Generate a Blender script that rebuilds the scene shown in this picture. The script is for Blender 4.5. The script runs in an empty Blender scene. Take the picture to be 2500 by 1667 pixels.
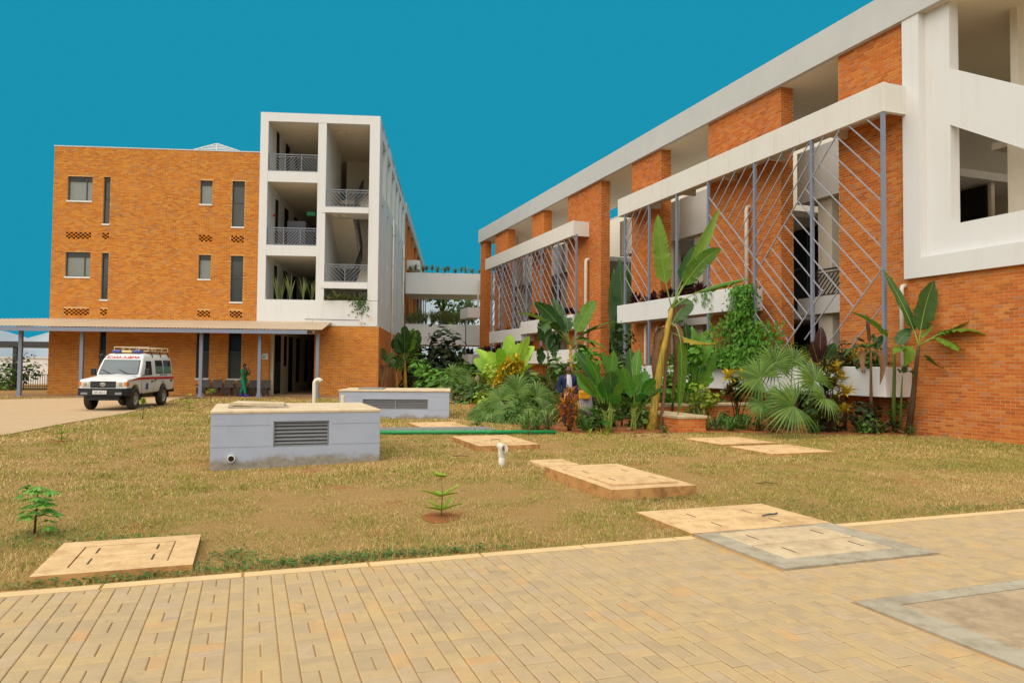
import bpy, math, random
import numpy as np
from mathutils import Vector, Matrix
random.seed(7); rng = np.random.default_rng(7)
PI = math.pi; rad = math.radians
SC = bpy.context.scene; COL = SC.collection

# ---------------------------------------------------------------- camera
F_PX, W_PX, H_PX, CAM_H = 1780.0, 2500.0, 1667.0, 1.7
PITCH, ROLL = rad(1.960), rad(0.518)
AR, AL = rad(-19.814), rad(-4.569)          # headings of the right and left buildings
_fw = Vector((0, math.cos(PITCH), math.sin(PITCH))); _u0 = Vector((0, -math.sin(PITCH), math.cos(PITCH))); _r0 = Vector((1, 0, 0))
_rt = math.cos(ROLL)*_r0 + math.sin(ROLL)*_u0; _up = -math.sin(ROLL)*_r0 + math.cos(ROLL)*_u0
cam_d = bpy.data.cameras.new('camera'); cam = bpy.data.objects.new('camera', cam_d); COL.objects.link(cam)
cam.matrix_world = Matrix(((_rt.x, _up.x, -_fw.x, 0), (_rt.y, _up.y, -_fw.y, 0), (_rt.z, _up.z, -_fw.z, CAM_H), (0, 0, 0, 1)))
cam_d.sensor_width = 36.0; cam_d.lens = 36.0*F_PX/W_PX; cam_d.clip_start = 0.1; cam_d.clip_end = 8000
SC.camera = cam
# ---------------------------------------------------------------- world, sun, exposure
EXPO = 1.95
world = bpy.data.worlds.new('World'); SC.world = world; world.use_nodes = True
bg = world.node_tree.nodes['Background']; bg.inputs['Color'].default_value = (0.0103, 0.287, 0.434, 1); bg.inputs['Strength'].default_value = 1/2**EXPO
sd = bpy.data.lights.new('sun', 'SUN'); sd.energy = 1.5; sd.angle = rad(105); sd.color = (1.0, 0.84, 0.695)
sun = bpy.data.objects.new('sun', sd); COL.objects.link(sun)
SUN_EL, SUN_AZ = rad(57), rad(210)           # azimuth clockwise from +Y: behind the camera, a little to the left
_sd = Vector((math.sin(SUN_AZ)*math.cos(SUN_EL), math.cos(SUN_AZ)*math.cos(SUN_EL), math.sin(SUN_EL)))
sun.rotation_euler = _sd.to_track_quat('Z', 'Y').to_euler(); sun.location = (-10, -20, 40)
SC.view_settings.view_transform = 'Standard'; SC.view_settings.look = 'None'
SC.view_settings.exposure = EXPO; SC.view_settings.gamma = 1; SC.view_settings.use_curve_mapping = False
SC.render.engine = 'CYCLES'; SC.cycles.max_bounces = 8; SC.cycles.diffuse_bounces = 6; SC.cycles.transparent_max_bounces = 6
SC.cycles.use_denoising = True
try: SC.cycles.denoiser = 'OPENIMAGEDENOISE'
except Exception: pass

# ---------------------------------------------------------------- coordinates
dR = Vector((math.sin(AR), math.cos(AR), 0)); nR = Vector((math.cos(AR), -math.sin(AR), 0))
dL = Vector((math.sin(AL), math.cos(AL), 0)); nL = Vector((math.cos(AL), -math.sin(AL), 0))
def RW(v, u, z=0): return v*nR + u*dR + Vector((0, 0, z))      # right building / path axes
def LW(s, t, z=0): return s*nL + t*dL + Vector((0, 0, z))      # left building axes
def gz(x, y): return -0.09*math.exp(-((x+5.2)/2.4)**2-((y-12)/3.5)**2)   # the lawn's hollow
def pix(px, py, y):                                             # point of the photo's pixel at depth y
    d = (px-W_PX/2)/F_PX*_rt-(py-H_PX/2)/F_PX*_up+_fw
    return Vector((0, 0, CAM_H))+d*(y/d.y)
def gnd(px, py, z=0):
    d = (px-W_PX/2)/F_PX*_rt-(py-H_PX/2)/F_PX*_up+_fw
    return Vector((0, 0, CAM_H))+d*((z-CAM_H)/d.z)

# ---------------------------------------------------------------- mesh builder
ORG = {}
def org_of(o):
    while o is not None:
        if o.name in ORG: return ORG[o.name]
        o = o.parent
    return (0, 0, 0)
class MB:
    def __init__(s): s.v = []; s.f = []; s.m = []
    def add(s, vs, fs, m=0):
        b = len(s.v); s.v.extend(tuple(p) for p in vs)
        for f in fs: s.f.append(tuple(i+b for i in f)); s.m.append(m)
    def poly(s, pts, m=0): s.add(pts, [tuple(range(len(pts)))], m)
    def box(s, x0, x1, y0, y1, z0, z1, m=0):
        s.add([(x0,y0,z0),(x1,y0,z0),(x1,y1,z0),(x0,y1,z0),(x0,y0,z1),(x1,y0,z1),(x1,y1,z1),(x0,y1,z1)],
              [(0,3,2,1),(4,5,6,7),(0,1,5,4),(1,2,6,5),(2,3,7,6),(3,0,4,7)], m); return s
    def bbox(s, x0, x1, y0, y1, z0, z1, b=0.01, m=0):          # box with chamfered edges
        xs=(x0,x0+b,x1-b,x1); ys=(y0,y0+b,y1-b,y1); zs=(z0,z0+b,z1-b,z1)
        V=[]; ix={}
        def vid(i,j,k):
            if (i,j,k) not in ix: ix[(i,j,k)]=len(V); V.append((xs[i],ys[j],zs[k]))
            return ix[(i,j,k)]
        F=[]
        F.append([vid(1,1,0),vid(1,2,0),vid(2,2,0),vid(2,1,0)]); F.append([vid(1,1,3),vid(2,1,3),vid(2,2,3),vid(1,2,3)])
        F.append([vid(1,0,1),vid(2,0,1),vid(2,0,2),vid(1,0,2)]); F.append([vid(1,3,1),vid(1,3,2),vid(2,3,2),vid(2,3,1)])
        F.append([vid(0,1,1),vid(0,1,2),vid(0,2,2),vid(0,2,1)]); F.append([vid(3,1,1),vid(3,2,1),vid(3,2,2),vid(3,1,2)])
        for a in (1,2):
            pass
        E=[((1,0,1),(2,0,1),(2,1,0),(1,1,0)),((1,3,1),(1,2,0),(2,2,0),(2,3,1)),((1,0,2),(1,1,3),(2,1,3),(2,0,2)),((1,3,2),(2,3,2),(2,2,3),(1,2,3)),
           ((0,1,1),(0,2,1),(1,2,0),(1,1,0)),((3,1,1),(2,1,0),(2,2,0),(3,2,1)),((0,1,2),(1,1,3),(1,2,3),(0,2,2)),((3,1,2),(3,2,2),(2,2,3),(2,1,3)),
           ((0,1,1),(1,0,1),(1,0,2),(0,1,2)),((3,1,1),(3,1,2),(2,0,2),(2,0,1)),((0,2,1),(0,2,2),(1,3,2),(1,3,1)),((3,2,1),(2,3,1),(2,3,2),(3,2,2))]
        for e in E: F.append([vid(*p) for p in e])
        for (i,I) in ((0,1),(3,2)):
            for (j,J) in ((0,1),(3,2)):
                for (k,K) in ((0,1),(3,2)): F.append([vid(i,J,K),vid(I,j,K),vid(I,J,k)])
        s.add(V,F,m); return s
    def bar(s, p, q, w, h=None, up=(0,0,1), m=0):              # rectangular bar from p to q
        h = h or w; p=Vector(p); q=Vector(q); d=(q-p).normalized(); u=Vector(up)
        if abs(d.dot(u))>0.98: u=Vector((1,0,0))
        a=d.cross(u).normalized(); b=a.cross(d).normalized(); a*=w/2; b*=h/2
        s.add([p-a-b,p+a-b,p+a+b,p-a+b,q-a-b,q+a-b,q+a+b,q-a+b],[(0,1,2,3),(4,7,6,5),(0,4,5,1),(1,5,6,2),(2,6,7,3),(3,7,4,0)],m); return s
    def tube(s, path, r, n=8, cap=True, m=0):
        P=[Vector(p) for p in path]; R=r if isinstance(r,(list,tuple)) else [r]*len(P)
        vs=[]; up=None
        for i,p in enumerate(P):
            d=(P[min(i+1,len(P)-1)]-P[max(i-1,0)]).normalized()
            if up is None: up=Vector((0,0,1)) if abs(d.z)<0.9 else Vector((1,0,0))
            a=d.cross(up).normalized(); b=a.cross(d).normalized(); up=b
            for k in range(n):
                t=2*PI*k/n; vs.append(p+R[i]*(math.cos(t)*a+math.sin(t)*b))
        fs=[]
        for i in range(len(P)-1):
            for k in range(n):
                k2=(k+1)%n; fs.append((i*n+k,i*n+k2,(i+1)*n+k2,(i+1)*n+k))
        if cap: fs.append(tuple(range(n-1,-1,-1))); fs.append(tuple((len(P)-1)*n+k for k in range(n)))
        s.add(vs,fs,m); return s
    def lathe(s, prof, c, ax='z', n=20, m=0, cap=True):                  # profile of (r, h) about an axis
        vs=[]
        for r,h in prof:
            for k in range(n):
                t=2*PI*k/n; a,b=r*math.cos(t),r*math.sin(t)
                p={'z':(a,b,h),'y':(b,h,a),'x':(h,a,b)}[ax]
                vs.append((c[0]+p[0],c[1]+p[1],c[2]+p[2]))
        fs=[]
        for i in range(len(prof)-1):
            for k in range(n):
                k2=(k+1)%n; fs.append((i*n+k,i*n+k2,(i+1)*n+k2,(i+1)*n+k))
        if cap: fs.append(tuple(range(n-1,-1,-1))); fs.append(tuple((len(prof)-1)*n+k for k in range(n)))
        s.add(vs,fs,m); return s
    def prism(s, pts, fn, d0, d1, m=0):                        # polygon (a,b) extruded along d; fn(a,b,d) -> xyz
        n=len(pts); vs=[fn(a,b,d0) for a,b in pts]+[fn(a,b,d1) for a,b in pts]
        fs=[tuple(range(n-1,-1,-1)),tuple(range(n,2*n))]+[(i,(i+1)%n,n+(i+1)%n,n+i) for i in range(n)]
        s.add(vs,fs,m); return s
    def sphere(s, c, r, nu=10, nv=8, m=0):
        r = r if isinstance(r,(tuple,list)) else (r,r,r); vs=[]; fs=[]
        for j in range(nv+1):
            t=PI*j/nv
            for i in range(nu):
                a=2*PI*i/nu; vs.append((c[0]+r[0]*math.sin(t)*math.cos(a),c[1]+r[1]*math.sin(t)*math.sin(a),c[2]+r[2]*math.cos(t)))
        for j in range(nv):
            for i in range(nu):
                i2=(i+1)%nu; fs.append((j*nu+i,(j+1)*nu+i,(j+1)*nu+i2,j*nu+i2))
        s.add(vs,fs,m); return s
    def mesh(s, name, mats, smooth=False, org=(0,0,0)):
        me=bpy.data.meshes.new(name)
        me.from_pydata([(a-org[0],b-org[1],c-org[2]) for a,b,c in s.v],[],s.f)
        for mt in (mats if isinstance(mats,(list,tuple)) else [mats]): me.materials.append(mt)
        if max(s.m, default=0)>0: me.polygons.foreach_set('material_index', s.m)
        if smooth: me.polygons.foreach_set('use_smooth',[True]*len(me.polygons))
        me.update(); return me
    def build(s, name, mats, parent=None, smooth=False, kind=None, label=None):
        me=s.mesh(name,mats,smooth,org_of(parent)); o=bpy.data.objects.new(name,me); COL.objects.link(o)
        if parent is not None: o.parent=parent
        if kind: o['kind']=kind
        if label: o['label']=label
        return o
def tag(o, label, cat, group=None, kind=None):
    o['label']=label; o['category']=cat
    if group: o['group']=group
    if kind: o['kind']=kind
    return o
def thing(name, label, cat, loc=(0,0,0), rz=0, group=None, org=None):
    o=bpy.data.objects.new(name,None); COL.objects.link(o); o.empty_display_size=0.3
    o.location=loc; o.rotation_euler=(0,0,rz); tag(o,label,cat,group)
    if org: ORG[o.name]=org
    return o
def thingR(name,label,cat,v,u,z=0,group=None):                 # local x = v, y = u of the right building's axes
    return thing(name,label,cat,RW(v,u,z),-AR,group,(v,u,z))
def thingL(name,label,cat,s,t,z=0,group=None):
    return thing(name,label,cat,LW(s,t,z),-AL,group,(s,t,z))
def thingW(name,label,cat,p,group=None):                       # world axes, absolute mesh coordinates
    return thing(name,label,cat,p,0,group,tuple(p))
def solo(mb,name,mats,label,cat,p,group=None,rz=0,smooth=False):   # a thing that is one mesh, given in absolute (or frame) coordinates
    me=mb.mesh(name,mats,smooth,tuple(p[0])); o=bpy.data.objects.new(name,me); COL.objects.link(o)
    o.location=p[1]; o.rotation_euler=(0,0,rz); return tag(o,label,cat,group)
def copy_tree(o, parent=None):
    c=o.copy(); COL.objects.link(c)
    if parent is not None: c.parent=parent
    for ch in list(o.children): copy_tree(ch,c)
    return c

# ---------------------------------------------------------------- materials
def S(r,g,b):                                                   # sRGB 0-255 -> linear
    f=lambda c:(c/255/12.92 if c/255<=0.04045 else ((c/255+0.055)/1.055)**2.4)
    return (f(r),f(g),f(b),1)
class NT:
    def __init__(s,name):
        s.m=bpy.data.materials.new(name); s.m.use_nodes=True; s.t=s.m.node_tree; s.n=s.t.nodes; s.l=s.t.links
        s.p=s.n['Principled BSDF']
    def new(s,t,**k):
        n=s.n.new(t)
        for a,b in k.items(): setattr(n,a,b)
        return n
    def link(s,a,b): s.l.new(a,b)
    def coord(s,kind='Object'): return s.new('ShaderNodeTexCoord').outputs[kind]
    def pos(s): return s.new('ShaderNodeNewGeometry').outputs['Position']
    def noise(s,scale,vec=None,detail=4,rough=0.6,stretch=None):
        n=s.new('ShaderNodeTexNoise'); n.inputs['Scale'].default_value=scale; n.inputs['Detail'].default_value=detail; n.inputs['Roughness'].default_value=rough
        if stretch:
            mp=s.new('ShaderNodeMapping'); mp.inputs['Scale'].default_value=stretch
            s.link(vec if vec is not None else s.pos(),mp.inputs['Vector']); vec=mp.outputs['Vector']
        s.link(vec if vec is not None else s.pos(),n.inputs['Vector']); return n.outputs['Fac']
    def ramp(s,fac,stops,interp='LINEAR'):
        r=s.new('ShaderNodeValToRGB'); r.color_ramp.interpolation=interp; e=r.color_ramp.elements
        while len(e)<len(stops): e.new(0.5)
        for i,(p,c) in enumerate(stops): e[i].position=p; e[i].color=c if len(c)==4 else (*c,1)
        s.link(fac,r.inputs['Fac']); return r.outputs['Color']
    def mix(s,fac,a,b,mode='MIX'):
        n=s.new('ShaderNodeMix',data_type='RGBA',blend_type=mode)
        for sock,val in ((n.inputs[0],fac),(n.inputs[6],a),(n.inputs[7],b)):
            if hasattr(val,'is_linked'): s.link(val,sock)
            else: sock.default_value=val
        return n.outputs[2]
    def math(s,op,a,b=0.0):
        n=s.new('ShaderNodeMath',operation=op)
        for sock,val in ((n.inputs[0],a),(n.inputs[1],b)):
            if hasattr(val,'is_linked'): s.link(val,sock)
            else: sock.default_value=val
        return n.outputs[0]
    def rnd(s):                                                 # one value per piece: object or mesh island
        a=s.new('ShaderNodeObjectInfo').outputs['Random']; b=s.new('ShaderNodeNewGeometry').outputs['Random Per Island']
        return s.math('FRACT',s.math('ADD',s.math('MULTIPLY',a,7.31),b))
    def bump(s,h,strength=0.3,dist=0.02):
        b=s.new('ShaderNodeBump'); b.inputs['Strength'].default_value=strength; b.inputs['Distance'].default_value=dist
        s.link(h,b.inputs['Height']); s.link(b.outputs['Normal'],s.p.inputs['Normal'])
    def done(s,color=None,rough=0.8,spec=0.3,metal=0.0):
        if color is not None:
            if hasattr(color,'is_linked'): s.link(color,s.p.inputs['Base Color'])
            else: s.p.inputs['Base Color'].default_value=color
        s.p.inputs['Roughness'].default_value=rough; s.p.inputs['Specular IOR Level'].default_value=spec; s.p.inputs['Metallic'].default_value=metal
        return s.m
def sc(c,k): return (c[0]*k,c[1]*k,c[2]*k,1)
def plain(name,c,rough=0.6,spec=0.3,metal=0,var=0.12,scale=6):
    t=NT(name); f=t.noise(scale)
    return t.done(t.mix(f,sc(c,1-var),sc(c,1+var)),rough,spec,metal)
def brick_mat(name,red=False):
    t=NT(name); r=t.rnd()
    c=t.ramp(r,[(0,S(140,80,48)),(0.10,S(172,84,44)),(0.30,S(190,94,46)),(0.55,S(202,108,50)),(0.70,S(208,124,56)),(0.80,S(212,144,76)),(0.90,S(190,128,100)),(1,S(150,116,100))] if red else [(0,S(140,86,40)),(0.08,S(172,96,34)),(0.28,S(188,108,34)),(0.50,S(200,124,36)),(0.70,S(208,140,42)),(0.82,S(214,154,60)),(0.91,S(184,132,84)),(1,S(146,116,90))])
    c=t.mix(.28,c,S(196,108,48) if red else S(198,122,40)); n=t.noise(30,detail=5); c=t.mix(t.math('MULTIPLY',n,0.4),c,S(160,92,44),'MIX')
    c=t.mix(t.ramp(t.noise(.5,detail=6,rough=.7,stretch=(1,1,.4)),[(.45,(0,0,0)),(.8,(.28,.28,.28))]),c,S(160,92,46))
    n2=t.noise(0.6); c=t.mix(t.ramp(n2,[(0.35,(0,0,0)),(0.75,(.35,.35,.35))]),c,S(212,132,52))
    t.bump(t.noise(60,detail=4),0.4,0.004); return t.done(c,0.9,0.15)
def brick_far():                                                # walls too far off to tell the bricks apart
    t=NT('brick_far'); co=t.coord('Object')
    mp=t.new('ShaderNodeMapping'); mp.inputs['Rotation'].default_value=(PI/2,0,0); t.link(co,mp.inputs['Vector'])
    sx=t.new('ShaderNodeSeparateXYZ'); t.link(co,sx.inputs[0]); cx=t.new('ShaderNodeCombineXYZ')
    t.link(t.math('ADD',sx.outputs[0],sx.outputs[1]),cx.inputs[0]); t.link(sx.outputs[2],cx.inputs[1])
    b=t.new('ShaderNodeTexBrick'); t.link(cx.outputs[0],b.inputs['Vector']); b.inputs['Scale'].default_value=1
    b.inputs['Brick Width'].default_value=0.244; b.inputs['Row Height'].default_value=0.084; b.inputs['Mortar Size'].default_value=0.009; b.inputs['Bias'].default_value=-0.2
    b.inputs['Color1'].default_value=S(186,94,36); b.inputs['Color2'].default_value=S(214,132,48); b.inputs['Mortar'].default_value=S(176,134,92)
    n=t.noise(2.2); c=t.mix(t.math('MULTIPLY',n,0.5),b.outputs['Color'],S(196,114,56))
    return t.done(c,0.9,0.15)
def render_white(name,c,stain=0.35):
    t=NT(name); a=t.noise(1.3,detail=6); s2=t.noise(1.0,detail=5,stretch=(5,5,0.35))
    col=t.mix(t.ramp(a,[(0.3,(0,0,0)),(0.8,(stain*.6,)*3)]),c,S(186,172,146))
    col=t.mix(t.ramp(s2,[(0.52,(0,0,0)),(0.78,(stain,)*3)]),col,S(178,158,122))
    t.bump(t.noise(45),0.15,0.003); return t.done(col,0.75,0.25)
def glass(name,c,rough=0.12):
    t=NT(name); n=t.noise(0.9); return t.done(t.mix(n,sc(c,.7),sc(c,1.4)),rough,0.28)
def leaf_mat(name,stops,trans=0.25,rough=0.45,scale=3,spec=0.35):
    t=NT(name); r=t.rnd(); c=t.ramp(r,stops); n=t.noise(scale,detail=3)
    c=t.mix(t.math('MULTIPLY',n,0.6),c,sc(stops[0][1],0.7)); c=t.mix(t.ramp(t.noise(scale*4,detail=5,rough=.7),[(.5,(0,0,0)),(.8,(.55,.55,.55))]),c,sc(stops[-1][1],1.15))
    t.done(c,rough,spec); tr=t.new('ShaderNodeBsdfTranslucent'); t.link(c,tr.inputs['Color'])
    ms=t.new('ShaderNodeMixShader'); ms.inputs[0].default_value=trans
    t.link(t.p.outputs[0],ms.inputs[1]); t.link(tr.outputs[0],ms.inputs[2])
    t.link(ms.outputs[0],t.n['Material Output'].inputs['Surface']); return t.m

M={}
M['brick']=brick_mat('brick',True); M['brickleft']=brick_mat('yellow_brick'); M['brick_far']=brick_far()
M['mortar']=plain('mortar',S(212,172,120),0.95,0.1,var=.2)
M['white']=render_white('white_render',(0.67,0.665,0.655,1),0.16)
M['cream']=render_white('cream_render',(0.67,0.65,0.60,1),0.28)
M['inner']=plain('inner_wall_paint',(0.74,0.67,0.55,1),0.85,0.2)
M['ceiling']=plain('ceiling_paint',(0.78,0.70,0.56,1),0.9,0.15,var=.06)
M['fascia']=plain('roof_fascia',(0.50,0.50,0.48,1),0.6,0.3,var=.1,scale=1)
M['steel']=plain('grey_blue_steel',S(122,130,146),0.45,0.4,var=.1)
M['rail']=plain('railing_steel',S(112,118,126),0.45,0.4,var=.1)
M['darkrail']=plain('dark_railing_steel',S(52,52,54),0.5,0.4)
M['glass']=glass('window_glass',S(60,62,58)); M['glasslite']=glass('light_window_glass',S(122,126,120),0.2); M['dark']=plain('dark_opening',S(26,25,22),0.7,0.2)  # near-black stands in for the unlit depth of openings; doors share it
M['frame']=plain('window_frame',S(70,70,68),0.5,0.4)
M['sill']=plain('white_sill',(0.66,0.65,0.62,1),0.7)
M['pvc']=plain('pvc_pipe',S(214,206,190),0.45,0.4,var=.08)
M['pvcdark']=plain('pipe_inside',S(40,30,22),0.9)
M['asphalt']=plain('asphalt',S(182,154,120),0.95,0.15,var=.15,scale=1.5)
# ================================================================ GROUND
def ground_mat():
    t=NT('lawn_soil'); a=t.noise(0.35,detail=6,rough=0.65); b=t.noise(2.6,detail=6,rough=0.7); c=t.noise(40,detail=3)
    col=t.mix(b,S(160,128,80),S(194,162,106))
    col=t.mix(t.ramp(a,[(0.54,(0,0,0)),(0.72,(.6,.6,.6))]),col,S(140,130,62))
    col=t.mix(t.ramp(t.noise(1.1,detail=5),[(0.58,(0,0,0)),(0.70,(.85,.85,.85))]),col,S(168,104,60))
    col=t.mix(c,col,S(120,86,48)); t.bump(t.noise(90,detail=3),0.6,0.02); return t.done(col,0.95,0.1)
M['lawn']=ground_mat()
t=NT('bare_soil'); M['soil']=(t.bump(t.noise(25),0.8,0.03),t.done(t.mix(t.noise(4,detail=6),S(120,70,40),S(170,108,66)),0.95,0.1))[1]
t=NT('far_ground'); M['farg']=t.done(t.mix(t.noise(0.05),S(96,96,60),S(140,118,78)),0.95,0.1)
m=MB(); m.poly([(-4000,-300,-0.14),(4000,-300,-0.14),(4000,6000,-0.14),(-4000,6000,-0.14)])
m.build('ground',M['farg'],kind='structure')
# lawn sheet with its hollow; ends at the pavement's kerb line (u = 6.36)
m=MB(); vs=[]; nu,nv=70,70
us=[6.36+ (78-6.36)*(i/nu)**1.8 for i in range(nu+1)]; vv=[-36+ 70*j/nv for j in range(nv+1)]
for u in us:
    for v in vv:
        p=RW(v,u); vs.append((p.x,p.y,gz(p.x,p.y)))
m.add(vs,[(i*(nv+1)+j,i*(nv+1)+j+1,(i+1)*(nv+1)+j+1,(i+1)*(nv+1)+j) for i in range(nu) for j in range(nv)])
m.build('lawn',M['lawn'],kind='structure',smooth=True)
# planting bed soil along the right building
m=MB(); bed=[RW(*p) for p in ((6.9,22.6),(7.2,18.6),(7.9,16.9),(10.5,16.55),(13.6,15.35),(15.9,14.2),(16.84,13.9),(16.84,34),(10,34))]
m.poly([(p.x,p.y,0.012) for p in bed]); m.build('planting_bed',M['soil'],kind='structure')
# driveway
rd=[gnd(-260,1100),gnd(0,1065),gnd(150,1036),gnd(310,1009),gnd(430,975),gnd(475,966)]
L_=[(p.x,p.y) for p in rd]; far=[(-13.2,39.2),(-18.5,37.6),(-24,31.5),(-34,24)]
m=MB(); m.poly([(x,y,0.016) for x,y in L_+far]); m.build('driveway',M['asphalt'],kind='structure')
M['kerb']=plain('kerb_concrete',S(206,176,130),0.9,0.15,var=.15,scale=3)
# apron under the covered walkway
M['apron']=plain('walkway_concrete',S(158,122,86),0.9,0.15,var=.18,scale=1)
m=MB(); m.box(-26,-3.9,37.4,40.0,-0.1,0.03); o=m.build('pavement',M['apron'],kind='structure'); o.rotation_euler=(0,0,-AL)
# hills
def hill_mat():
    t=NT('hazed_hill_side'); a=t.noise(0.008,detail=8,rough=.7); return t.done(t.mix(a,S(128,140,150),S(164,170,176)),1,0)  # haze of the distant air is put into the pale blue-grey colour
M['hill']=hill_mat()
m=MB(); n=90; prof=[]
for i in range(n+1):
    az=rad(-60+95*i/n); b=max(0.0,min(1.0,(math.degrees(az)+27)/19)); b=b*b*(3-2*b)
    h=60+b*92+10*math.sin(i*.7)+6*math.sin(i*1.9+1); prof.append((az,h))
rows=[]
for k,(dist,f) in enumerate(((1150,0),(1280,.35),(1420,.72),(1550,1.0),(2100,0.6),(2600,0))):
    for az,h in prof: rows.append((dist*math.sin(az),dist*math.cos(az),-0.2+h*f+(8*math.sin(az*40+k*2) if 0<f<1 else 0)))
m.add(rows,[(k*(n+1)+i,k*(n+1)+i+1,(k+1)*(n+1)+i+1,(k+1)*(n+1)+i) for k in range(5) for i in range(n)])
m.build('hills',M['hill'],kind='structure',smooth=True)

# ================================================================ PAVED PATH
def paver_mat():
    t=NT('paver'); r=t.rnd()
    c=t.ramp(r,[(0,S(172,148,114)),(0.35,S(182,157,118)),(0.65,S(187,159,112)),(0.85,S(180,156,126)),(0.96,S(190,157,110)),(1,S(192,150,104))])
    c=t.mix(t.ramp(t.noise(7,detail=6,rough=.7),[(0.35,(0,0,0)),(0.8,(.6,.6,.6))]),c,S(152,130,102))
    c=t.mix(t.ramp(t.noise(1.4,detail=6,rough=.7),[(0.5,(0,0,0)),(0.8,(.55,.55,.55))]),c,S(158,140,116))
    c=t.mix(t.ramp(t.noise(2.6,detail=7,rough=.75),[(0.58,(0,0,0)),(0.70,(.45,.45,.45))]),c,S(122,110,94))
    c=t.mix(t.ramp(t.noise(160,detail=2),[(0.6,(0,0,0)),(0.75,(.6,.6,.6))]),c,S(110,92,70))
    t.bump(t.noise(140,detail=4),0.35,0.004); return t.done(c,0.9,0.2)
M['paver']=paver_mat(); M['joint']=plain('joint_sand',S(168,130,80),0.95,0.1,var=.3,scale=20)
m=MB(); m.box(-30,45,-14,6.38,-0.3,0.009)
path=m.build('paved_path',M['joint'],kind='structure'); path.rotation_euler=(0,0,-AR)
SLABS=[(4.22,6.02,5.02,7.50),(4.14,9.0,1.2,4.20)]              # v0,v1,u0,u1 : manholes set in the path
def in_slab(v0,v1,u0,u1): return any(v1>a and v0<b and u1>c and u0<d for a,b,c,d in SLABS)
cells=[]; g=0.0028; col=0; v=-3.6
while v<13.5:
    wide=(col%2==0); w=0.2 if wide else 0.1
    u=0.9+(0.1 if col%4>1 else 0); k=col//2
    while u<6.18:
        if not wide: cells.append((v,v+.1,u,u+.2)); u+=.2
        elif k%2==0: cells+= [(v,v+.1,u,u+.2),(v+.1,v+.2,u,u+.2)]; u+=.2
        else: cells+= [(v,v+.2,u,u+.1),(v,v+.2,u+.1,u+.2)]; u+=.2
        k+=1
    v+=w; col+=1
def cut(c,q):
    a,b,e,f=c; A,B,E_,F_=q
    if b<=A or a>=B or f<=E_ or e>=F_: return [c]
    o=[]
    if a<A: o.append((a,A,e,f))
    if b>B: o.append((B,b,e,f))
    a2,b2=max(a,A),min(b,B)
    if e<E_: o.append((a2,b2,e,E_))
    if f>F_: o.append((a2,b2,F_,f))
    return o
for q in SLABS: cells=[d for c in cells for d in cut(c,(q[0]-.006,q[1]+.006,q[2]-.006,q[3]+.006))]
cells=[(a+g,b-g,c+.0014,min(d,6.195)-.0014) for a,b,c,d in cells if min(d,6.195)-c>.03 and b-a>.03]
def paver_geo(mb,a,b,c,d,z):
    e=0.006; mb.add([(a,c,0),(b,c,0),(b,d,0),(a,d,0),(a,c,z-.004),(b,c,z-.004),(b,d,z-.004),(a,d,z-.004),(a+e,c+e,z),(b-e,c+e,z),(b-e,d-e,z),(a+e,d-e,z)],
       [(0,1,5,4),(1,2,6,5),(2,3,7,6),(3,0,4,7),(4,5,9,8),(5,6,10,9),(6,7,11,10),(7,4,8,11),(8,9,10,11)])
def in_view(p):
    q=p-Vector((0,0,CAM_H)); f=q.dot(_fw)
    if f<0.2: return False
    x=W_PX/2+F_PX*q.dot(_rt)/f; y=H_PX/2-F_PX*q.dot(_up)/f
    return -20<x<2520 and -20<y<1690
cells.sort(key=lambda c:((RW((c[0]+c[1])/2,(c[2]+c[3])/2)).length if in_view(RW((c[0]+c[1])/2,(c[2]+c[3])/2)) else 99))
pm={}
rest=MB()
for i,(a,b,c,d) in enumerate(cells):
    z=0.018+random.uniform(-.0018,.0018)
    if i<300:
        w,h=b-a,d-c; key=(round(w,3),round(h,3))
        if key not in pm: q=MB(); paver_geo(q,-w/2,w/2,-h/2,h/2,.018); pm[key]=q.mesh('paver',M['paver'])
        o=bpy.data.objects.new('paver',pm[key]); COL.objects.link(o); o.parent=path; o.location=((a+b)/2,(c+d)/2,z-.018); o.rotation_euler=(random.gauss(0,.004),random.gauss(0,.004),random.gauss(0,.004))
    else: paver_geo(rest,a,b,c,d,z)
rest.build('paving',M['paver'],path,kind='stuff')
# kerb stones of the path edge
km={}
vk=-8.0
while vk<24:
    L=0.98
    if not (vk+L>4.2 and vk<6.04):
        a,b=vk,vk+L
    elif vk<4.2: a,b=vk,4.2
    else: a,b=6.04,vk+L
    if b-a>.12:
        q=MB(); q.bbox(a+.0006,b-.0006,6.215,6.33,-.2,0.019+random.uniform(-.001,.001),.003); q.build('kerb_stone',M['kerb'],path)
    vk+=1.0

# ================================================================ CONCRETE MANHOLE SLABS
def slab_mat(name,a,b,c):
    t=NT(name); n=t.noise(1.6,detail=7,rough=.7); col=t.mix(n,a,b)
    col=t.mix(t.ramp(t.noise(5,detail=6,rough=.75),[(0.46,(0,0,0)),(0.72,(.9,.9,.9))]),col,c); col=t.mix(t.ramp(t.noise(.9,detail=7,rough=.75),[(0.5,(0,0,0)),(0.68,(.6,.6,.6))]),col,sc(c,.8)); col=t.mix(t.ramp(t.noise(120,detail=2),[(0.62,(0,0,0)),(0.75,(.5,.5,.5))]),col,sc(c,.6))
    t.bump(t.noise(70,detail=4),0.3,0.004); return t.done(col,0.9,0.15)
M['slab']=slab_mat('sandy_concrete',S(202,166,120),S(216,184,138),S(172,134,92))
M['slabedge']=slab_mat('earth_stained_concrete',S(178,118,58),S(206,164,110),S(112,78,48))
M['slabgrey']=slab_mat('grey_concrete',S(158,146,126),S(178,166,144),S(134,120,100))
M['slot']=plain('lifting_slot',S(84,62,42),0.9)
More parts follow.
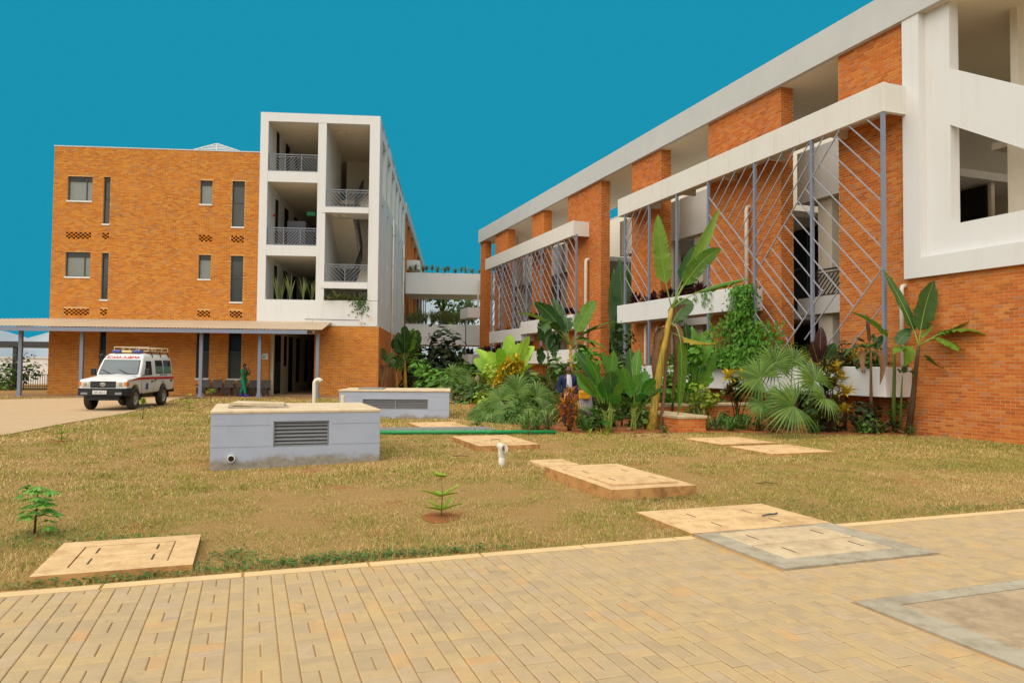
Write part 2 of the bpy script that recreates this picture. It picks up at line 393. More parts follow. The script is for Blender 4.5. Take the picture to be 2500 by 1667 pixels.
def manhole(label,v0,v1,u0,u1,z,lids,slots_axis='v',edge='slabedge',top='slab',zb=-0.1,lidmat=None,raised=0.0,slotpos=None):
    r=thingR('manhole_cover',label,'manhole cover',(v0+v1)/2,(u0+u1)/2,0)
    lv0=min(l[0] for l in lids); lv1=max(l[1] for l in lids); lu0=min(l[2] for l in lids); lu1=max(l[3] for l in lids)
    m=MB(); zt=z; zl=z-.03
    for (a,b,c,d) in ((v0,lv0,u0,u1),(lv1,v1,u0,u1),(lv0,lv1,u0,lu0),(lv0,lv1,lu1,u1)):
        m.poly([(a,c,zt),(b,c,zt),(b,d,zt),(a,d,zt)])
    m.box(lv0,lv1,lu0,lu1,zb,zl,1)
    e=.0
    for (p,q) in (((v0,u0),(v1,u0)),((v1,u0),(v1,u1)),((v1,u1),(v0,u1)),((v0,u1),(v0,u0))):
        m.poly([(*p,zb),(*q,zb),(*q,zt),(*p,zt)],1)
    for (p,q) in (((lv0,lu0),(lv1,lu0)),((lv1,lu0),(lv1,lu1)),((lv1,lu1),(lv0,lu1)),((lv0,lu1),(lv0,lu0))):
        m.poly([(*q,zl-.001),(*p,zl-.001),(*p,zt),(*q,zt)],1)
    m.build('concrete_frame',[M[top],M[edge]],r)
    for (a,b,c,d) in lids:
        q=MB(); rz=raised if not isinstance(raised,(list,tuple)) else raised[lids.index((a,b,c,d))]
        q.bbox(a+.009,b-.009,c+.009,d-.009,zl-.02,z+rz,.006); q.poly; l=q.build('lid',M[lidmat or top],r)
        cu=(c+d)/2; cv=(a+b)/2
        for k in (-1,1):
            s2=MB()
            if slots_axis=='u': x=cv+k*(b-a)*.32; s2.box(x-.008,x+.008,cu-.095,cu+.095,z+rz-.01,z+rz+.002)
            else: x=cv+k*(b-a)*.32; s2.box(x-.12,x+.12,cu-.012,cu+.012,z+rz-.01,z+rz+.002)
            s2.build('lifting_slot',M['slot'],l)
    return r
manhole('flat sandy concrete manhole cover nearest the path at the left, two lids',-1.55,-.40,6.55,7.68,.06,[(-1.34,-.6,6.74,7.07),(-1.34,-.6,7.08,7.46)],'u')
manhole('thick raised manhole slab with orange stained sides, beside the white tee pipe',4.36,5.62,8.32,10.56,.15,[(4.5,5.5,8.55,9.3),(4.5,5.5,9.31,10.2)],'u',raised=[.03,.012])
r=MB(); r.bbox(4.66,5.30,11.30,12.02,-.1,.06,.012); solo(r,'concrete_block',M['slab'],'small square concrete block touching the far end of the thick raised slab','concrete block',((4.98,11.6,0),RW(4.98,11.6)),rz=-AR)
r3=manhole('raised manhole slab with a wire handle in front of the green pipe',4.34,5.66,13.95,16.05,.11,[(4.52,5.48,14.2,15.0),(4.52,5.48,15.01,15.8)],'u',raised=[.012,.0])
h=MB(); h.tube([(4.8,14.55,.12),(4.8,14.55,.17),(4.98,14.55,.17),(4.98,14.55,.12)],.008,6); h.build('wire_handle',M['slot'],r3)
manhole('manhole slab behind the aluminium ladder, farthest of the row',4.38,5.72,19.1,21.0,.05,[(4.6,5.5,19.35,20.0),(4.6,5.5,20.01,20.75)],'u')
manhole('flat manhole slab on the right lawn, the farther of two side by side',9.7,11.2,13.48,14.9,.042,[(9.9,11,13.7,14.65)],'u')
manhole('flat manhole slab on the right lawn, the nearer of two side by side',9.65,11.2,11.72,13.12,.042,[(9.85,11,11.95,12.5),(9.85,11,12.51,12.9)],'u')
M['slabpale']=slab_mat('pale_worn_concrete',S(190,166,132),S(206,184,150),S(164,138,106))
manhole('sandy manhole slab with two lids on the lawn, butting against the kerb of the paving',4.24,6.0,6.355,7.5,.034,[(4.52,5.7,6.42,6.87),(4.52,5.7,6.88,7.36)],'u',raised=.004)
manhole('grey bordered manhole slab with pale lids set in the paving beside the kerb',4.26,6.0,5.03,6.35,.030,[(4.5,5.74,5.28,5.76),(4.5,5.74,5.77,6.3)],'u',lidmat='slabpale',raised=.003,edge='slabgrey',top='slabgrey')
M['slabbrown']=slab_mat('brown_worn_concrete',S(166,142,112),S(182,160,130),S(136,114,90))
manhole('grey bordered manhole slab at the lower right corner of the paving',4.16,9.0,1.2,4.18,.024,[(4.42,6.6,2.2,4.02),(6.61,8.8,2.2,4.02),(4.42,8.8,1.4,2.19)],'v',edge='slabgrey',top='slabgrey',lidmat='slabbrown')
# ================================================================ BRICKWORK
BL_, BH_, BG = 0.244, 0.084, 0.016
BM = ['brick']
def wall_slab(mb, fn, L0, L1, H0, H1, holes, thick, m=0, reveal=0.2):
    A=sorted(set([L0,L1]+[x for h in holes for x in h[:2]])); B=sorted(set([H0,H1]+[x for h in holes for x in h[2:4]]))
    ins=lambda a,b: any(h[0]<=a<h[1] and h[2]<=b<h[3] for h in holes)
    for i in range(len(A)-1):
        for j in range(len(B)-1):
            if not ins((A[i]+A[i+1])/2,(B[j]+B[j+1])/2):
                mb.poly([fn(A[i],B[j],0),fn(A[i+1],B[j],0),fn(A[i+1],B[j+1],0),fn(A[i],B[j+1],0)],m)
    for a,b,c,d in [h[:4] for h in holes]:
        for p,q in (((a,c),(b,c)),((b,c),(b,d)),((b,d),(a,d)),((a,d),(a,c))):
            mb.poly([fn(*p,0),fn(*p,-reveal),fn(*q,-reveal),fn(*q,0)],m)
    t=-thick
    for p,q in (((L0,H0),(L1,H0)),((L1,H0),(L1,H1)),((L1,H1),(L0,H1)),((L0,H1),(L0,H0))):
        mb.poly([fn(*p,0),fn(*q,0),fn(*q,t),fn(*p,t)],m)
    if not holes: mb.poly([fn(L0,H0,t),fn(L0,H1,t),fn(L1,H1,t),fn(L1,H0,t)],m)
def lay_bricks(part, fn, L0, L1, H0, H1, holes=(), n_obj=0, near=None, full_mesh=None, off=0.0):
    """running bond in wall coordinates a (along), b (up), d (out); the n_obj bricks nearest to the camera become parts"""
    out=[]; row=0; b=H0
    while b<H1-0.02:
        b1=min(b+BH_-BG,H1-.003); a=L0-(BL_/2 if row%2 else 0)-off+random.uniform(-.004,.004)
        while a<L1:
            segs=[(max(a,L0+.002),min(a+BL_-BG,L1-.002))]
            for h in holes:
                if h[2]<b1 and h[3]>b:
                    ns=[]
                    for s0,s1 in segs:
                        if h[1]<=s0 or h[0]>=s1: ns.append((s0,s1))
                        else:
                            if h[0]-s0>.03: ns.append((s0,h[0]-.004))
                            if s1-h[1]>.03: ns.append((h[1]+.004,s1))
                    segs=ns
            for s0,s1 in segs:
                if s1-s0>.025: out.append((s0,s1,b,b1))
            a+=BL_
        b+=BH_; row+=1
    def world(c):
        o=org_of(part); p=Vector(fn((c[0]+c[1])/2,(c[2]+c[3])/2,0))-Vector(o); root=part
        while root.parent: root=root.parent
        return root.matrix_basis@p if True else p
    objs=set()
    if n_obj:
        full=[i for i,c in enumerate(out) if abs(c[1]-c[0]-(BL_-BG))<.002 and in_view(world(c))]
        full.sort(key=lambda i:(world(out[i])-Vector((0,0,CAM_H))).length)
        objs=set(full[:n_obj])
        q=MB(); w=BL_-BG; hh=BH_-BG; f0=Vector(fn(0,0,0)); ax=Vector(fn(1,0,0))-f0; dx=Vector(fn(0,0,1))-f0
        brick_geo(q,lambda a,b,d:tuple(a*ax+Vector((0,0,b))+d*dx),-w/2,w/2,-hh/2,hh/2,.009)
        me=q.mesh('brick',M[BM[0]]); og=Vector(org_of(part))
        for i in objs:
            c=out[i]; o=bpy.data.objects.new('brick',me); COL.objects.link(o); o.parent=part
            o.location=Vector(fn((c[0]+c[1])/2,(c[2]+c[3])/2,random.uniform(-.002,.003)))-og
    mb=MB()
    for i,c in enumerate(out):
        if i not in objs: brick_geo(mb,fn,*c,.009+random.uniform(-.002,.003))
    mb.build('brickwork',M[BM[0]],part,kind='stuff')
def brick_geo(mb,fn,a0,a1,b0,b1,d):
    mb.add([fn(a0,b0,0),fn(a1,b0,0),fn(a1,b1,0),fn(a0,b1,0),fn(a0,b0,d),fn(a1,b0,d),fn(a1,b1,d),fn(a0,b1,d)],
           [(4,5,6,7),(0,1,5,4),(1,2,6,5),(2,3,7,6),(3,0,4,7)])

# ================================================================ RIGHT BUILDING (x = v, y = u)
V0=16.85; VB=15.9; ZF=11.30
RB=thingR('hospital_wing','long three storey orange brick building on the right with white beams, planters and steel lattice','building',V0,30,0)
facade=lambda a,b,d:(V0-d,a,b)                                  # a = u, d towards the garden
def end_face(u): return lambda a,b,d:(a,u-d,b)                   # a = v, faces the camera
PIERS=[(17.42,14.97,None),(20.02,24.14,1),(27.69,30.25,1),(33.49,37.59,1),(41.19,43.12,0),(47.82,50.62,0),(53.10,54.2,0)]
bpy.context.view_layer.update()
# near wall: under the white frame and beside it
m=MB(); wall_slab(m,lambda a,b,d:facade(a,b,d),4.5,14.97,0,4.16,[],.5); wall_slab(m,facade,14.972,17.42,0,ZF,[],.53)
w=m.build('brick_wall',M['mortar'],RB)
lay_bricks(w,facade,4.5,14.97,0.01,4.16,[],300); 
w2=MB(); w2.box(V0+.02,V0+.5,14.98,17.4,.1,11.2); w2=w2.build('brick_wall',M['mortar'],RB); lay_bricks(w2,facade,14.972,17.42,0.01,ZF)
for u0,u1,g in PIERS[1:]:
    m=MB(); m.box(V0,V0+.53,u0,u1,0,ZF)
    p=m.build('brick_pier',M['mortar'] if g else M['brick_far'],RB)
    if g:
        lay_bricks(p,facade,u0,u1,0.01,ZF); lay_bricks(p,end_face(u0),V0,V0+.53,0.01,ZF,off=.1)
# roof
m=MB(); m.box(16.66,16.83,4.5,54.2,ZF-.02,12.28); m.build('fascia',M['fascia'],RB)
m=MB(); m.box(16.832,20.6,10.5,54.2,ZF,ZF+.12); m.box(20.6,27,10.5,23.5,ZF,ZF+.12); m.build('ceiling',M['ceiling'],RB)  # rear strip and near end left open, unseen, to let daylight in
m=MB(); m.box(16.7,20.6,10.4,54.25,12.15,12.25); m.box(24,27.2,4.4,54.25,12.15,12.25); m.build('roof',M['fascia'],RB)
# galleries behind the piers
m=MB(); m.box(24,24.2,4.5,54.2,0,12.14); m.build('back_wall',M['inner'],RB)
GAPS=[(17.42,20.02),(24.14,27.69),(30.25,33.49),(37.59,41.19),(43.12,47.82),(50.62,53.1)]
for (a,b) in GAPS:
    m=MB(); m.box(18.6,18.78,a-1.2,b+1.2,7.65,9.5); m.box(18.78,24,a-1.2,b+1.2,7.66,7.9); m.build('gallery_parapet',M['white'],RB)
    m=MB(); m.box(18.6,18.78,a-1.2,b+1.2,3.62,4.22); m.box(18.78,24,a-1.2,b+1.2,3.63,3.9); m.build('gallery_floor',M['white'],RB)
    m=MB(); m.box(18.9,19.3,b-.15,b+.5,0,7.65); m.box(18.9,19.3,a-.4,a+.1,0,7.65); m.build('column',M['inner'],RB)
    m=MB(); m.box(22,22.15,a-1.0,b+1.5,3.9,7.65); m.build('inner_wall',M['inner'],RB)
    for zz in ((4.0,7.6),(.1,3.5)):  # near-black panels behind the frames put the recess's darkness into colour
        m=MB(); m.box(21.9,21.98,a-.9,b+1.4,zz[0],zz[1]); wq=m.build('recess_shade_window',M['dark'],RB)
        q=MB(); 
        for k in range(4): x=a+.2+k*(b-a+.1)/3; q.box(21.86,21.9,x-.04,x+.04,*zz)
        q.box(21.86,21.9,a+.2,b+.3,zz[0]+1.9,zz[0]+1.96); q.build('frame',M['frame'],wq)
def herring(mb,fn,L,H,w=.03):                                   # balustrade filled with opposed diagonal bars
    fr=lambda a,b:fn(a,b)
    mb.bar(fr(0,H),fr(L,H),.055,.055); mb.bar(fr(0,H-.12),fr(L,H-.12),.035,.035); mb.bar(fr(0,.05),fr(L,.05),.035,.035)
    n=max(1,round(L/1.0)); 
    for i in range(n+1): mb.bar(fr(i*L/n,0),fr(i*L/n,H),.04,.04)
    seg=L/n; hh=H-.2
    for i in range(n):
        s=1 if i%2==0 else -1
        for k in range(1,9):
            c=(k/9)*(seg+hh)
            a0,b0=(c,0) if c<seg else (seg,c-seg); a1,b1=(0,c) if c<hh else (c-hh,hh)
            f=(lambda a:i*seg+a) if s>0 else (lambda a:i*seg+seg-a)
            mb.bar(fr(f(a0),.05+b0),fr(f(a1),.05+b1),w,w)
for (a,b) in GAPS[:4]:
    m=MB(); herring(m,lambda p,q,a=a:(18.66,a-.3+p,4.22+q),b-a+.6,.92); m.build('railing',M['darkrail'],RB)
m=MB(); herring(m,lambda p,q:(18.66,30+p,9.5+q),3.6,.9); m.build('railing',M['darkrail'],RB)
# beams on the garden side, open boxes with returns
def beam(u0,u1,z0,z1,soffit=True):
    m=MB(); m.bbox(VB,VB+.16,u0,u1,z0,z1,.012); m.box(VB+.16,V0+.0,u0+.01,u0+.15,z0+.01,z1-.01); m.box(VB+.16,V0,u1-.15,u1-.01,z0+.01,z1-.01)
    m.box(VB+.16,V0,u0+.15,u1-.15,z0+.25,z0+.40)
    u=u0+2.2
    while u<u1-1: m.box(VB+.16,V0,u,u+.15,z0+.02,z0+.25); u+=2.65
    return m.build('concrete_beam',M['cream'],RB)
beam(14.85,29.87,8.64,9.44); beam(34.81,50.0,8.60,9.40)
# posts and diagonal bars of the lattice
VP=15.96
posts=[14.93,17.57,20.23,22.87,25.0,27.13,29.25]; posts2=[34.5,36.88,39.31,41.71,44.07,46.33,48.54]
for u in posts:
    m=MB(); m.box(VP-.045,VP+.045,u-.045,u+.045,1.7,8.66); m.build('steel_post',M['steel'],RB)
for u in posts2:
    m=MB(); m.box(VP-.045,VP+.045,u-.045,u+.045,2.5,8.62); m.build('steel_post',M['steel'],RB)
M['barsteel']=plain('sunlit_bar_steel',S(150,152,160),.5,.3,var=.06)  # paler than the posts: sunlight on the bars is put into their colour
def bar(u0,z0,u1,z1,k=.028):
    k=min(k,.036)
    if abs(u1-u0)<.12: return
    m=MB(); m.bar((VP-.01,u0,z0),(VP-.01,u1,z1),k,k,up=(1,0,0)); m.build('diagonal_bar',M['barsteel'],RB)
ZT=8.64
bar(16.43,ZT,19.93,5.14,.06); bar(22.85,8.05,18.0,3.2,.06)      # the two main diagonals
bar(18.83,2.34,17.12,4.05,.05)
for k in range(13):                                              # bars falling towards the near end
    c=6.85+.63*k; uM=(25.07+c)/2; u0=min(uM,c+ZT); z0=u0-c
    sv=21.17 if c>13.1 else (20.5 if c>12.6 else 19.4); uV=(sv+c)/2; u1=max(uV,14.97); bar(u0,z0,u1,u1-c)
for k in range(3): c=15.45+.6*k; u1=(21.17+c)/2; bar(20.2,20.2-c,u1,u1-c)
for k in range(9):                                               # bars falling towards the far end
    s=25.68+.6*k; u0=s-ZT; u1=min((s+14.8)/2,22.85); bar(u0,ZT,u1,s-u1)
for k in range(5): c=15.45+.6*k; bar(22.85,22.85-c,20.27,20.27-c)
bar(17.9,2.6,16.56,3.94); bar(17.0,2.4,14.97,4.43); bar(16.1,2.3,14.97,3.43)
for k in range(6): s=35.2+.6*k; u0=max(s-ZT,27.16); bar(u0,s-u0,29.22,s-29.22)
for k in range(4): c=21.6+.62*k; bar(29.22,29.22-c,27.16,27.16-c)
for k in range(15):                                              # far bay
    c=26.3+.62*k; u0=min(c+8.6,41.68); u1=max(34.53,c+4.5)
    if u0>u1+.2: bar(u0,u0-c,u1,u1-c)
for k in range(18):
    s=46.2+.62*k; u0=max(s-8.6,38.6); u1=min(48.5,s-4.3)
    if u1>u0+.2: bar(u0,s-u0,u1,s-u1,.045)
for k in range(6): c=36.6+.7*k; u0=min(48.5,c+8.6); u1=max(41.75,c+2.7); bar(u0,u0-c,u1,u1-c,.045)
# planter boxes
def planter(u0,u1,z0,z1,name='planter_box'):
    m=MB(); m.bbox(VB,VB+.12,u0,u1,z0,z1,.012); m.box(VB+.12,V0,u0+.005,u0+.12,z0+.005,z1-.005); m.box(VB+.12,V0,u1-.12,u1-.005,z0+.005,z1-.005)
    m.box(VB+.12,V0,u0+.12,u1-.12,z0+.005,z0+.12); p=m.build(name,M['white'],RB)
    q=MB(); q.box(VB+.12,V0-.002,u0+.12,u1-.12,z0+.12,z1-.12); q.build('planter_soil',M['soil'],p); return p
planter(20.95,29.9,3.72,4.53); planter(34.8,42.62,3.70,4.46); planter(42.63,48.9,3.3,4.1)
planter(14.87,28.0,.97,1.78); planter(35.0,53.0,1.88,2.62); planter(54.21,56.5,5.45,6.25); planter(54.21,57,1.85,2.62)
m=MB(); m.box(18.6,24,50.4,50.6,0,ZF); m.box(18.6,24,54.0,54.2,0,ZF); m.build('cross_wall',M['inner'],RB)
m=MB(); m.box(VP-.04,VP+.04,55.0,55.08,.1,5.4); m.build('steel_post',M['steel'],RB)
# rain pipes on the wall
def pipe(v,u,z0,z1,r=.055):
    m=MB(); m.tube([(v,u,z0),(v,u,z1-.12),(v+.03,u,z1-.03),(v+.12,u,z1),(V0,u,z1)],r,10); 
    o=m.build('rain_pipe',M['pvc'],RB,smooth=True)
    q=MB(); z=z0+1.0
    while z<z1-.3: q.lathe([(r+.012,z-.03),(r+.012,z+.03)],(v,u,0),n=10); z+=1.6
    q.build('pipe_clip',M['pvc'],o)
pipe(16.68,21.6,4.4,7.5,.075); pipe(16.68,34.85,1.0,7.4,.09); pipe(16.72,49.1,2.6,7.4,.08); pipe(16.7,15.05,1.7,4.0,.06); pipe(16.7,28.7,.1,3.6,.07); pipe(16.72,27.8,.8,3.5,.05)
# white stair frame at the near end
m=MB(); m.box(16.70,17.35,14.45,14.97,4.16,ZF); m.box(16.70,17.35,4.6,14.45,4.16,4.68); F1=m.build('white_frame',M['white'],RB)
m=MB(); m.box(16.655,16.83,4.6,14.97,ZF+.0,12.282) if False else None
fs=lambda a,b,d:(16.93+d,a,b)
m=MB(); m.prism([(14.45,4.68),(14.45,ZF),(13.72,ZF),(13.72,4.68)],fs,0,.32); m.build('stair_wall',M['white'],RB)
m=MB(); m.prism([(13.72,4.68),(13.72,5.45),(9.2,5.45),(9.2,4.68)][::-1],fs,0,.3); m.build('stair_sill',M['white'],RB)
m=MB(); m.prism([(13.72,8.04),(13.72,9.52),(9.2,6.76),(9.2,5.28)],fs,0,.28); m.build('stair_parapet',M['white'],RB)
m=MB(); m.prism([(9.2,4.68),(9.2,ZF),(8.6,ZF),(8.6,4.68)][::-1],fs,0,.32); m.build('stair_wall',M['white'],RB)
m=MB(); m.box(16.86,24,4.6,14.4,4.18,4.5); m.box(19.6,24,12.4,14.6,7.9,8.1); m.build('stair_landing',M['inner'],RB)
m=MB(); m.box(18.7,18.86,12.55,13.5,4.5,8.4); m.box(18.86,21,13.3,13.5,4.5,ZF); m.box(18.7,19,12.1,12.55,4.5,ZF); m.box(20.4,20.55,6,13.3,4.5,10.4); m.build('inner_wall',M['inner'],RB)
m=MB(); m.box(20.3,20.39,11.2,12.15,4.5,7.6); dd=m.build('door',M['dark'],RB); q=MB(); q.box(20.25,20.3,11.15,11.22,4.5,7.65); q.box(20.25,20.3,12.13,12.2,4.5,7.65); q.build('frame',M['frame'],dd)
m=MB(); m.box(18.0,18.5,10.6,12.1,8.25,8.32); m.build('stair_light',M['dark'],RB)
m=MB(); herring(m,lambda p,q:(17.6,11.2-p,5.0+q+p*.6),1.9,.8); m.build('railing',M['rail'],RB)

# ================================================================ LEFT BUILDING (x = s, y = t)
BM[0]='brickleft'
T0=40.0; SL,SM,SR=-21.15,-10.54,-4.15
LB=thingL('hospital_block','left brick hospital block with white stair tower, slot windows and perforated brick vents','building',-12.6,T0,0)
front=lambda a,b,d:(a,T0-d,b)
M['gglass']=glass('dark_window_glass',S(34,34,30))
WIN=[(-20.44,-19.18,10.25,11.54),(-18.61,-18.27,9.05,11.56),(-13.64,-13.00,10.24,11.52),(-11.97,-11.31,9.06,11.53),
     (-20.44,-19.18,6.22,7.52),(-18.61,-18.25,5.04,7.51),(-13.64,-13.00,6.22,7.51),(-11.97,-11.31,5.02,7.50),
     (-18.61,-18.26,.94,3.6),(-13.65,-12.98,.93,3.6),(-12.0,-11.31,.91,3.6)]
VENT=[(a,b,z,z+.35) for z in (8.22,4.19) for a,b in ((-20.45,-19.18),(-18.61,-18.27),(-13.65,-12.98),(-11.98,-11.31))]
m=MB(); wall_slab(m,front,SL,SM,3.7,13.1,[w for w in WIN if w[2]>4]+VENT,.3); wall_slab(m,front,SL,-9.86,0,3.7,[w for w in WIN if w[2]<4],.3)
w=m.build('brick_wall',M['mortar'],LB); lay_bricks(w,front,SL,SM,3.7,13.1,[x for x in WIN if x[2]>4]+VENT,120); 
w2=MB(); w2.box(SL+.1,-9.95,T0+.02,T0+.25,.1,.8); w2=w2.build('brick_wall',M['mortar'],LB); lay_bricks(w2,front,SL,-9.86,0.01,3.7,[x for x in WIN if x[2]<4],60)
m=MB(); wall_slab(m,front,-7.48,-4.08,0,3.8,[],.3); w=m.build('brick_wall',M['mortar'],LB); lay_bricks(w,front,-7.48,-4.08,0.01,3.79,[],60)
m=MB(); m.box(-4.38,-4.08,T0+.31,61,0,3.8); m.box(SL,SL+.3,T0+.31,61,0,13.05); m.build('brick_wall',M['brick_far'],LB)
m=MB(); m.box(SL-.03,SM,T0-.03,T0+.33,13.1,13.16); m.build('parapet_coping',M['fascia'],LB)
m=MB(); m.box(SL+.3,SM,T0+.3,61,12.6,12.75); m.build('roof',M['fascia'],LB)
for i,(a,b,c,d) in enumerate(WIN):
    dp=T0+.13; top=d
    q=MB(); q.box(a,b,dp+.02,dp+.04,c,top); g=q.build('window',M['glasslite' if c>9.5 or (b-a>1) or 6<c<7 else ('glass' if c>4 else 'gglass')],LB)
    q=MB(); t=.04
    q.box(a,a+t,dp-.03,dp+.02,c,top); q.box(b-t,b,dp-.03,dp+.02,c,top); q.box(a+t,b-t,dp-.03,dp+.02,top-t,top); q.box(a+t,b-t,dp-.03,dp+.02,c,c+t)
    if b-a>1: q.box(b-.36,b-.32,dp-.03,dp+.02,c+t,top-t)
    if d-c>2: q.box(a+t,b-t,dp-.03,dp+.02,c+(d-c)*.52,c+(d-c)*.52+t)
    for k in range(4): q.box(a+t,b-t,dp-.035,dp+.01,top-.1-.05*k,top-.075-.05*k)
    q.build('frame',M['frame'],g)
    if d-c>2:
        q=MB(); q.box(a+t,b-t,dp+.005,dp+.018,c+t,c+(d-c)*.52); q.build('pane',M['glass'],g)
    q=MB(); q.box(a-.03,b+.02,T0-.05,T0+.1,c-.085,c-.002); q.build('sill',M['sill'],g)
for a,b,c,d in VENT:
    q=MB(); q.box(a,b,T0+.12,T0+.14,c,d); v=q.build('vent_opening',M['dark'],LB)
    q=MB(); h=(d-c)/4; x=a; k=0
    n=max(2,round((b-a)/.115)); st=(b-a)/n
    for r_ in range(4):
        for k in range(n):
            if (k+r_//1)%2==0 or r_ in (9,): q.box(a+k*st,a+(k+1)*st-.006,T0-.008,T0+.11,c+r_*h+.004,c+(r_+1)*h-.004)
    q.build('vent_brick',M['brickleft'],v,kind='stuff')
# skylight ridge seen above the parapet
m=MB()
for k in range(7): z=14.38+.09*k; hw=2.0-k*.3; m.box(-14.4-hw,-14.4+hw,44.9,44.94,z-.025,z+.025)
m.bar((-16.6,44.9,14.3),(-14.4,44.9,14.98),.05); m.bar((-14.4,44.9,14.98),(-12.2,44.9,14.3),.05); m.bar((-14.4,44.9,13),(-14.4,44.9,14.98),.05)
m.bar((-15.6,44.9,12.8),(-15.6,44.9,14.6),.05); m.bar((-13.1,44.9,12.8),(-13.1,44.9,14.6),.05); m.box(-16.2,-12.6,44.88,44.95,12.75,14.2)
m.build('roof_louvre',M['sill'],LB)
# stair tower
Tf=T0-.04
m=MB(); m.box(SM,-10.12,Tf,61,3.8,15.32); m.build('tower_wall',M['white'],LB)
m=MB(); m.box(-4.70,SR,Tf,40.6,5.2,14.84); m.build('tower_column',M['white'],LB)
m=MB(); m.box(-10.12,SR,Tf,40.5,14.84,15.32); m.build('tower_lintel',M['white'],LB)
m=MB(); m.box(-10.12,-4.16,Tf+.01,61,14.86,15.0); m.build('ceiling',M['ceiling'],LB)
m=MB(); m.box(SM-.0,SR+.0,40.5,61,15.0,15.318); m.build('roof',M['fascia'],LB)
m=MB(); m.box(-10.118,SR,Tf,40.35,3.8,5.18); m.box(-10.118,-4.2,40.35,61,3.8,4.05)
def stained():
    mt=M['white'].copy(); mt.name='rust_stained_render'; nt=mt.node_tree; pb=nt.nodes['Principled BSDF']; src=pb.inputs['Base Color'].links[0].from_socket
    t=NT.__new__(NT); t.m=mt; t.t=nt; t.n=nt.nodes; t.l=nt.links; t.p=pb
    P=t.coord('Object'); n=t.noise(6,detail=5); prev=src
    for (s_,z_,rx,rz,c,k) in ((-5.0,3.95,.30,.30,S(196,128,40),.8),(-4.5,4.2,.5,.5,S(206,184,150),.5),(-7.6,4.05,.18,.15,S(170,140,100),.6),(-5.4,4.7,.35,.6,S(190,180,160),.5)):
        mp=t.new('ShaderNodeMapping'); mp.inputs['Location'].default_value=(-(s_+12.6)/rx,0,-z_/rz); mp.inputs['Scale'].default_value=(1/rx,0,1/rz); t.link(P,mp.inputs['Vector'])
        L=t.new('ShaderNodeVectorMath',operation='LENGTH'); t.link(mp.outputs[0],L.inputs[0]); v=t.math('ADD',L.outputs['Value'],t.math('MULTIPLY',n,.9))
        prev=t.mix(t.ramp(v,[(.45,(k,k,k)),(1.0,(0,0,0))]),prev,c)
    t.link(prev,pb.inputs['Base Color']); return mt
m.build('planter_box',stained(),LB)
m=MB(); m.box(-7.47,-7.03,Tf+.012,45.2,5.18,14.86); m.build('tower_wall',M['white'],LB)
for z0,z1 in ((7.55,8.12),(11.55,12.13)):
    m=MB(); m.box(-10.118,-7.472,Tf+.01,40.25,z0,z1); m.build('balcony_upstand',M['white'],LB)
    m=MB(); m.box(-10.118,-4.2,45.2,61,z0+.02,z1-.32); m.box(-10.118,-7.472,40.25,45.2,z0+.02,z1-.32); m.build('floor_slab',M['ceiling'],LB)
    m=MB(); herring(m,lambda p,q,z1=z1:(-10.1+p,40.06,z1+q),2.62,.94); m.build('railing',M['rail'],LB)
for z0,z1 in ((5.83,6.18),(9.95,10.26)):
    m=MB(); m.box(-7.2,-4.702,Tf-.02,41.7,z0,z1); m.build('stair_landing',M['white'],LB)
    m=MB(); herring(m,lambda p,q,z1=z1:(-7.15+p,40.02,z1+q),2.44,.95); herring(m,lambda p,q,z1=z1:(-7.12,40.06+p,z1+q),1.0,.95) if False else None; m.build('railing',M['rail'],LB)
    m=MB(); m.prism([(41.7,z1),(41.7,z0),(45.2,z0-2.1),(45.2,z1-2.1)],lambda a,b,d:(d,a,b),-7.02,-5.78); m.build('stair_flight',M['ceiling'],LB)
    m=MB(); m.prism([(41.7,z0),(41.7,z1),(45.2,z1+1.87),(45.2,z0+1.87)],lambda a,b,d:(d,a,b),-5.6,-4.72); m.build('stair_flight',M['ceiling'],LB)
    m=MB(); m.bar((-5.7,41.7,z1+.95),(-5.7,45.2,z1-1.15),.07); m.bar((-5.68,41.7,z1+.95),(-5.68,45.2,z1+2.8),.07)
    for k in range(12):
        t=41.7+3.5*k/11; m.bar((-5.7,t,z1+.95-2.1*k/11),(-5.7,t,z1+.1-2.1*k/11),.03); m.bar((-5.68,t,z1+.95+1.85*k/11),(-5.68,t,z1+.1+1.85*k/11),.03)
    m.build('stair_railing',M['darkrail'],LB)
m=MB(); m.box(-7.03,-4.4,47.5,47.7,4.05,14.86); m.build('inner_wall',M['inner'],LB)
m=MB(); m.box(-10.1,-7.4,60.6,60.8,0,14.86); m.build('inner_wall',M['inner'],LB)
m=MB(); m.box(-7.46,-7.3,45.21,60.6,4.05,11.55); m.build('inner_wall',M['inner'],LB)
for z in (12.0,8.0,4.05):                                        # doors and tall windows along the open corridors
    for k,(t,wd,zz) in enumerate(((41.8,.5,.6),(44.0,.9,.0),(46.6,.9,0),(49.6,1.0,0),(53,1,0),(56.5,1,0))):
        m=MB(); m.box(-10.119,-10.08,t,t+wd,z+.2,z+3.0 if z>4.1 else z+3.2); m.build('corridor_window',M['dark'],LB)
    m=MB(); m.box(-8.9,-8.85,43,43.9,z+3.42,z+3.46) if z<12 else m.box(-8.9,-8.85,43,43.9,14.8,14.85); m.build('tube_light',M['sill'],LB)
for (s,t,z) in ((-6.0,41.5,14.83),(-6.6,41.5,14.83),(-5.35,43,14.83),(-5.0,44.3,14.83),(-6.1,40.6,9.93),(-6.6,40.6,9.93)):
    m=MB(); m.lathe([(.16,z-.06),(.19,z-.02),(.19,z+.02)],(s,t,0),n=14); m.build('ceiling_light',M['inner'],LB)
m=MB(); m.box(-8.45,-8.0,42.2,42.24,10.2,10.42); m.build('exit_sign',plain('exit_green',S(40,130,90)),LB)
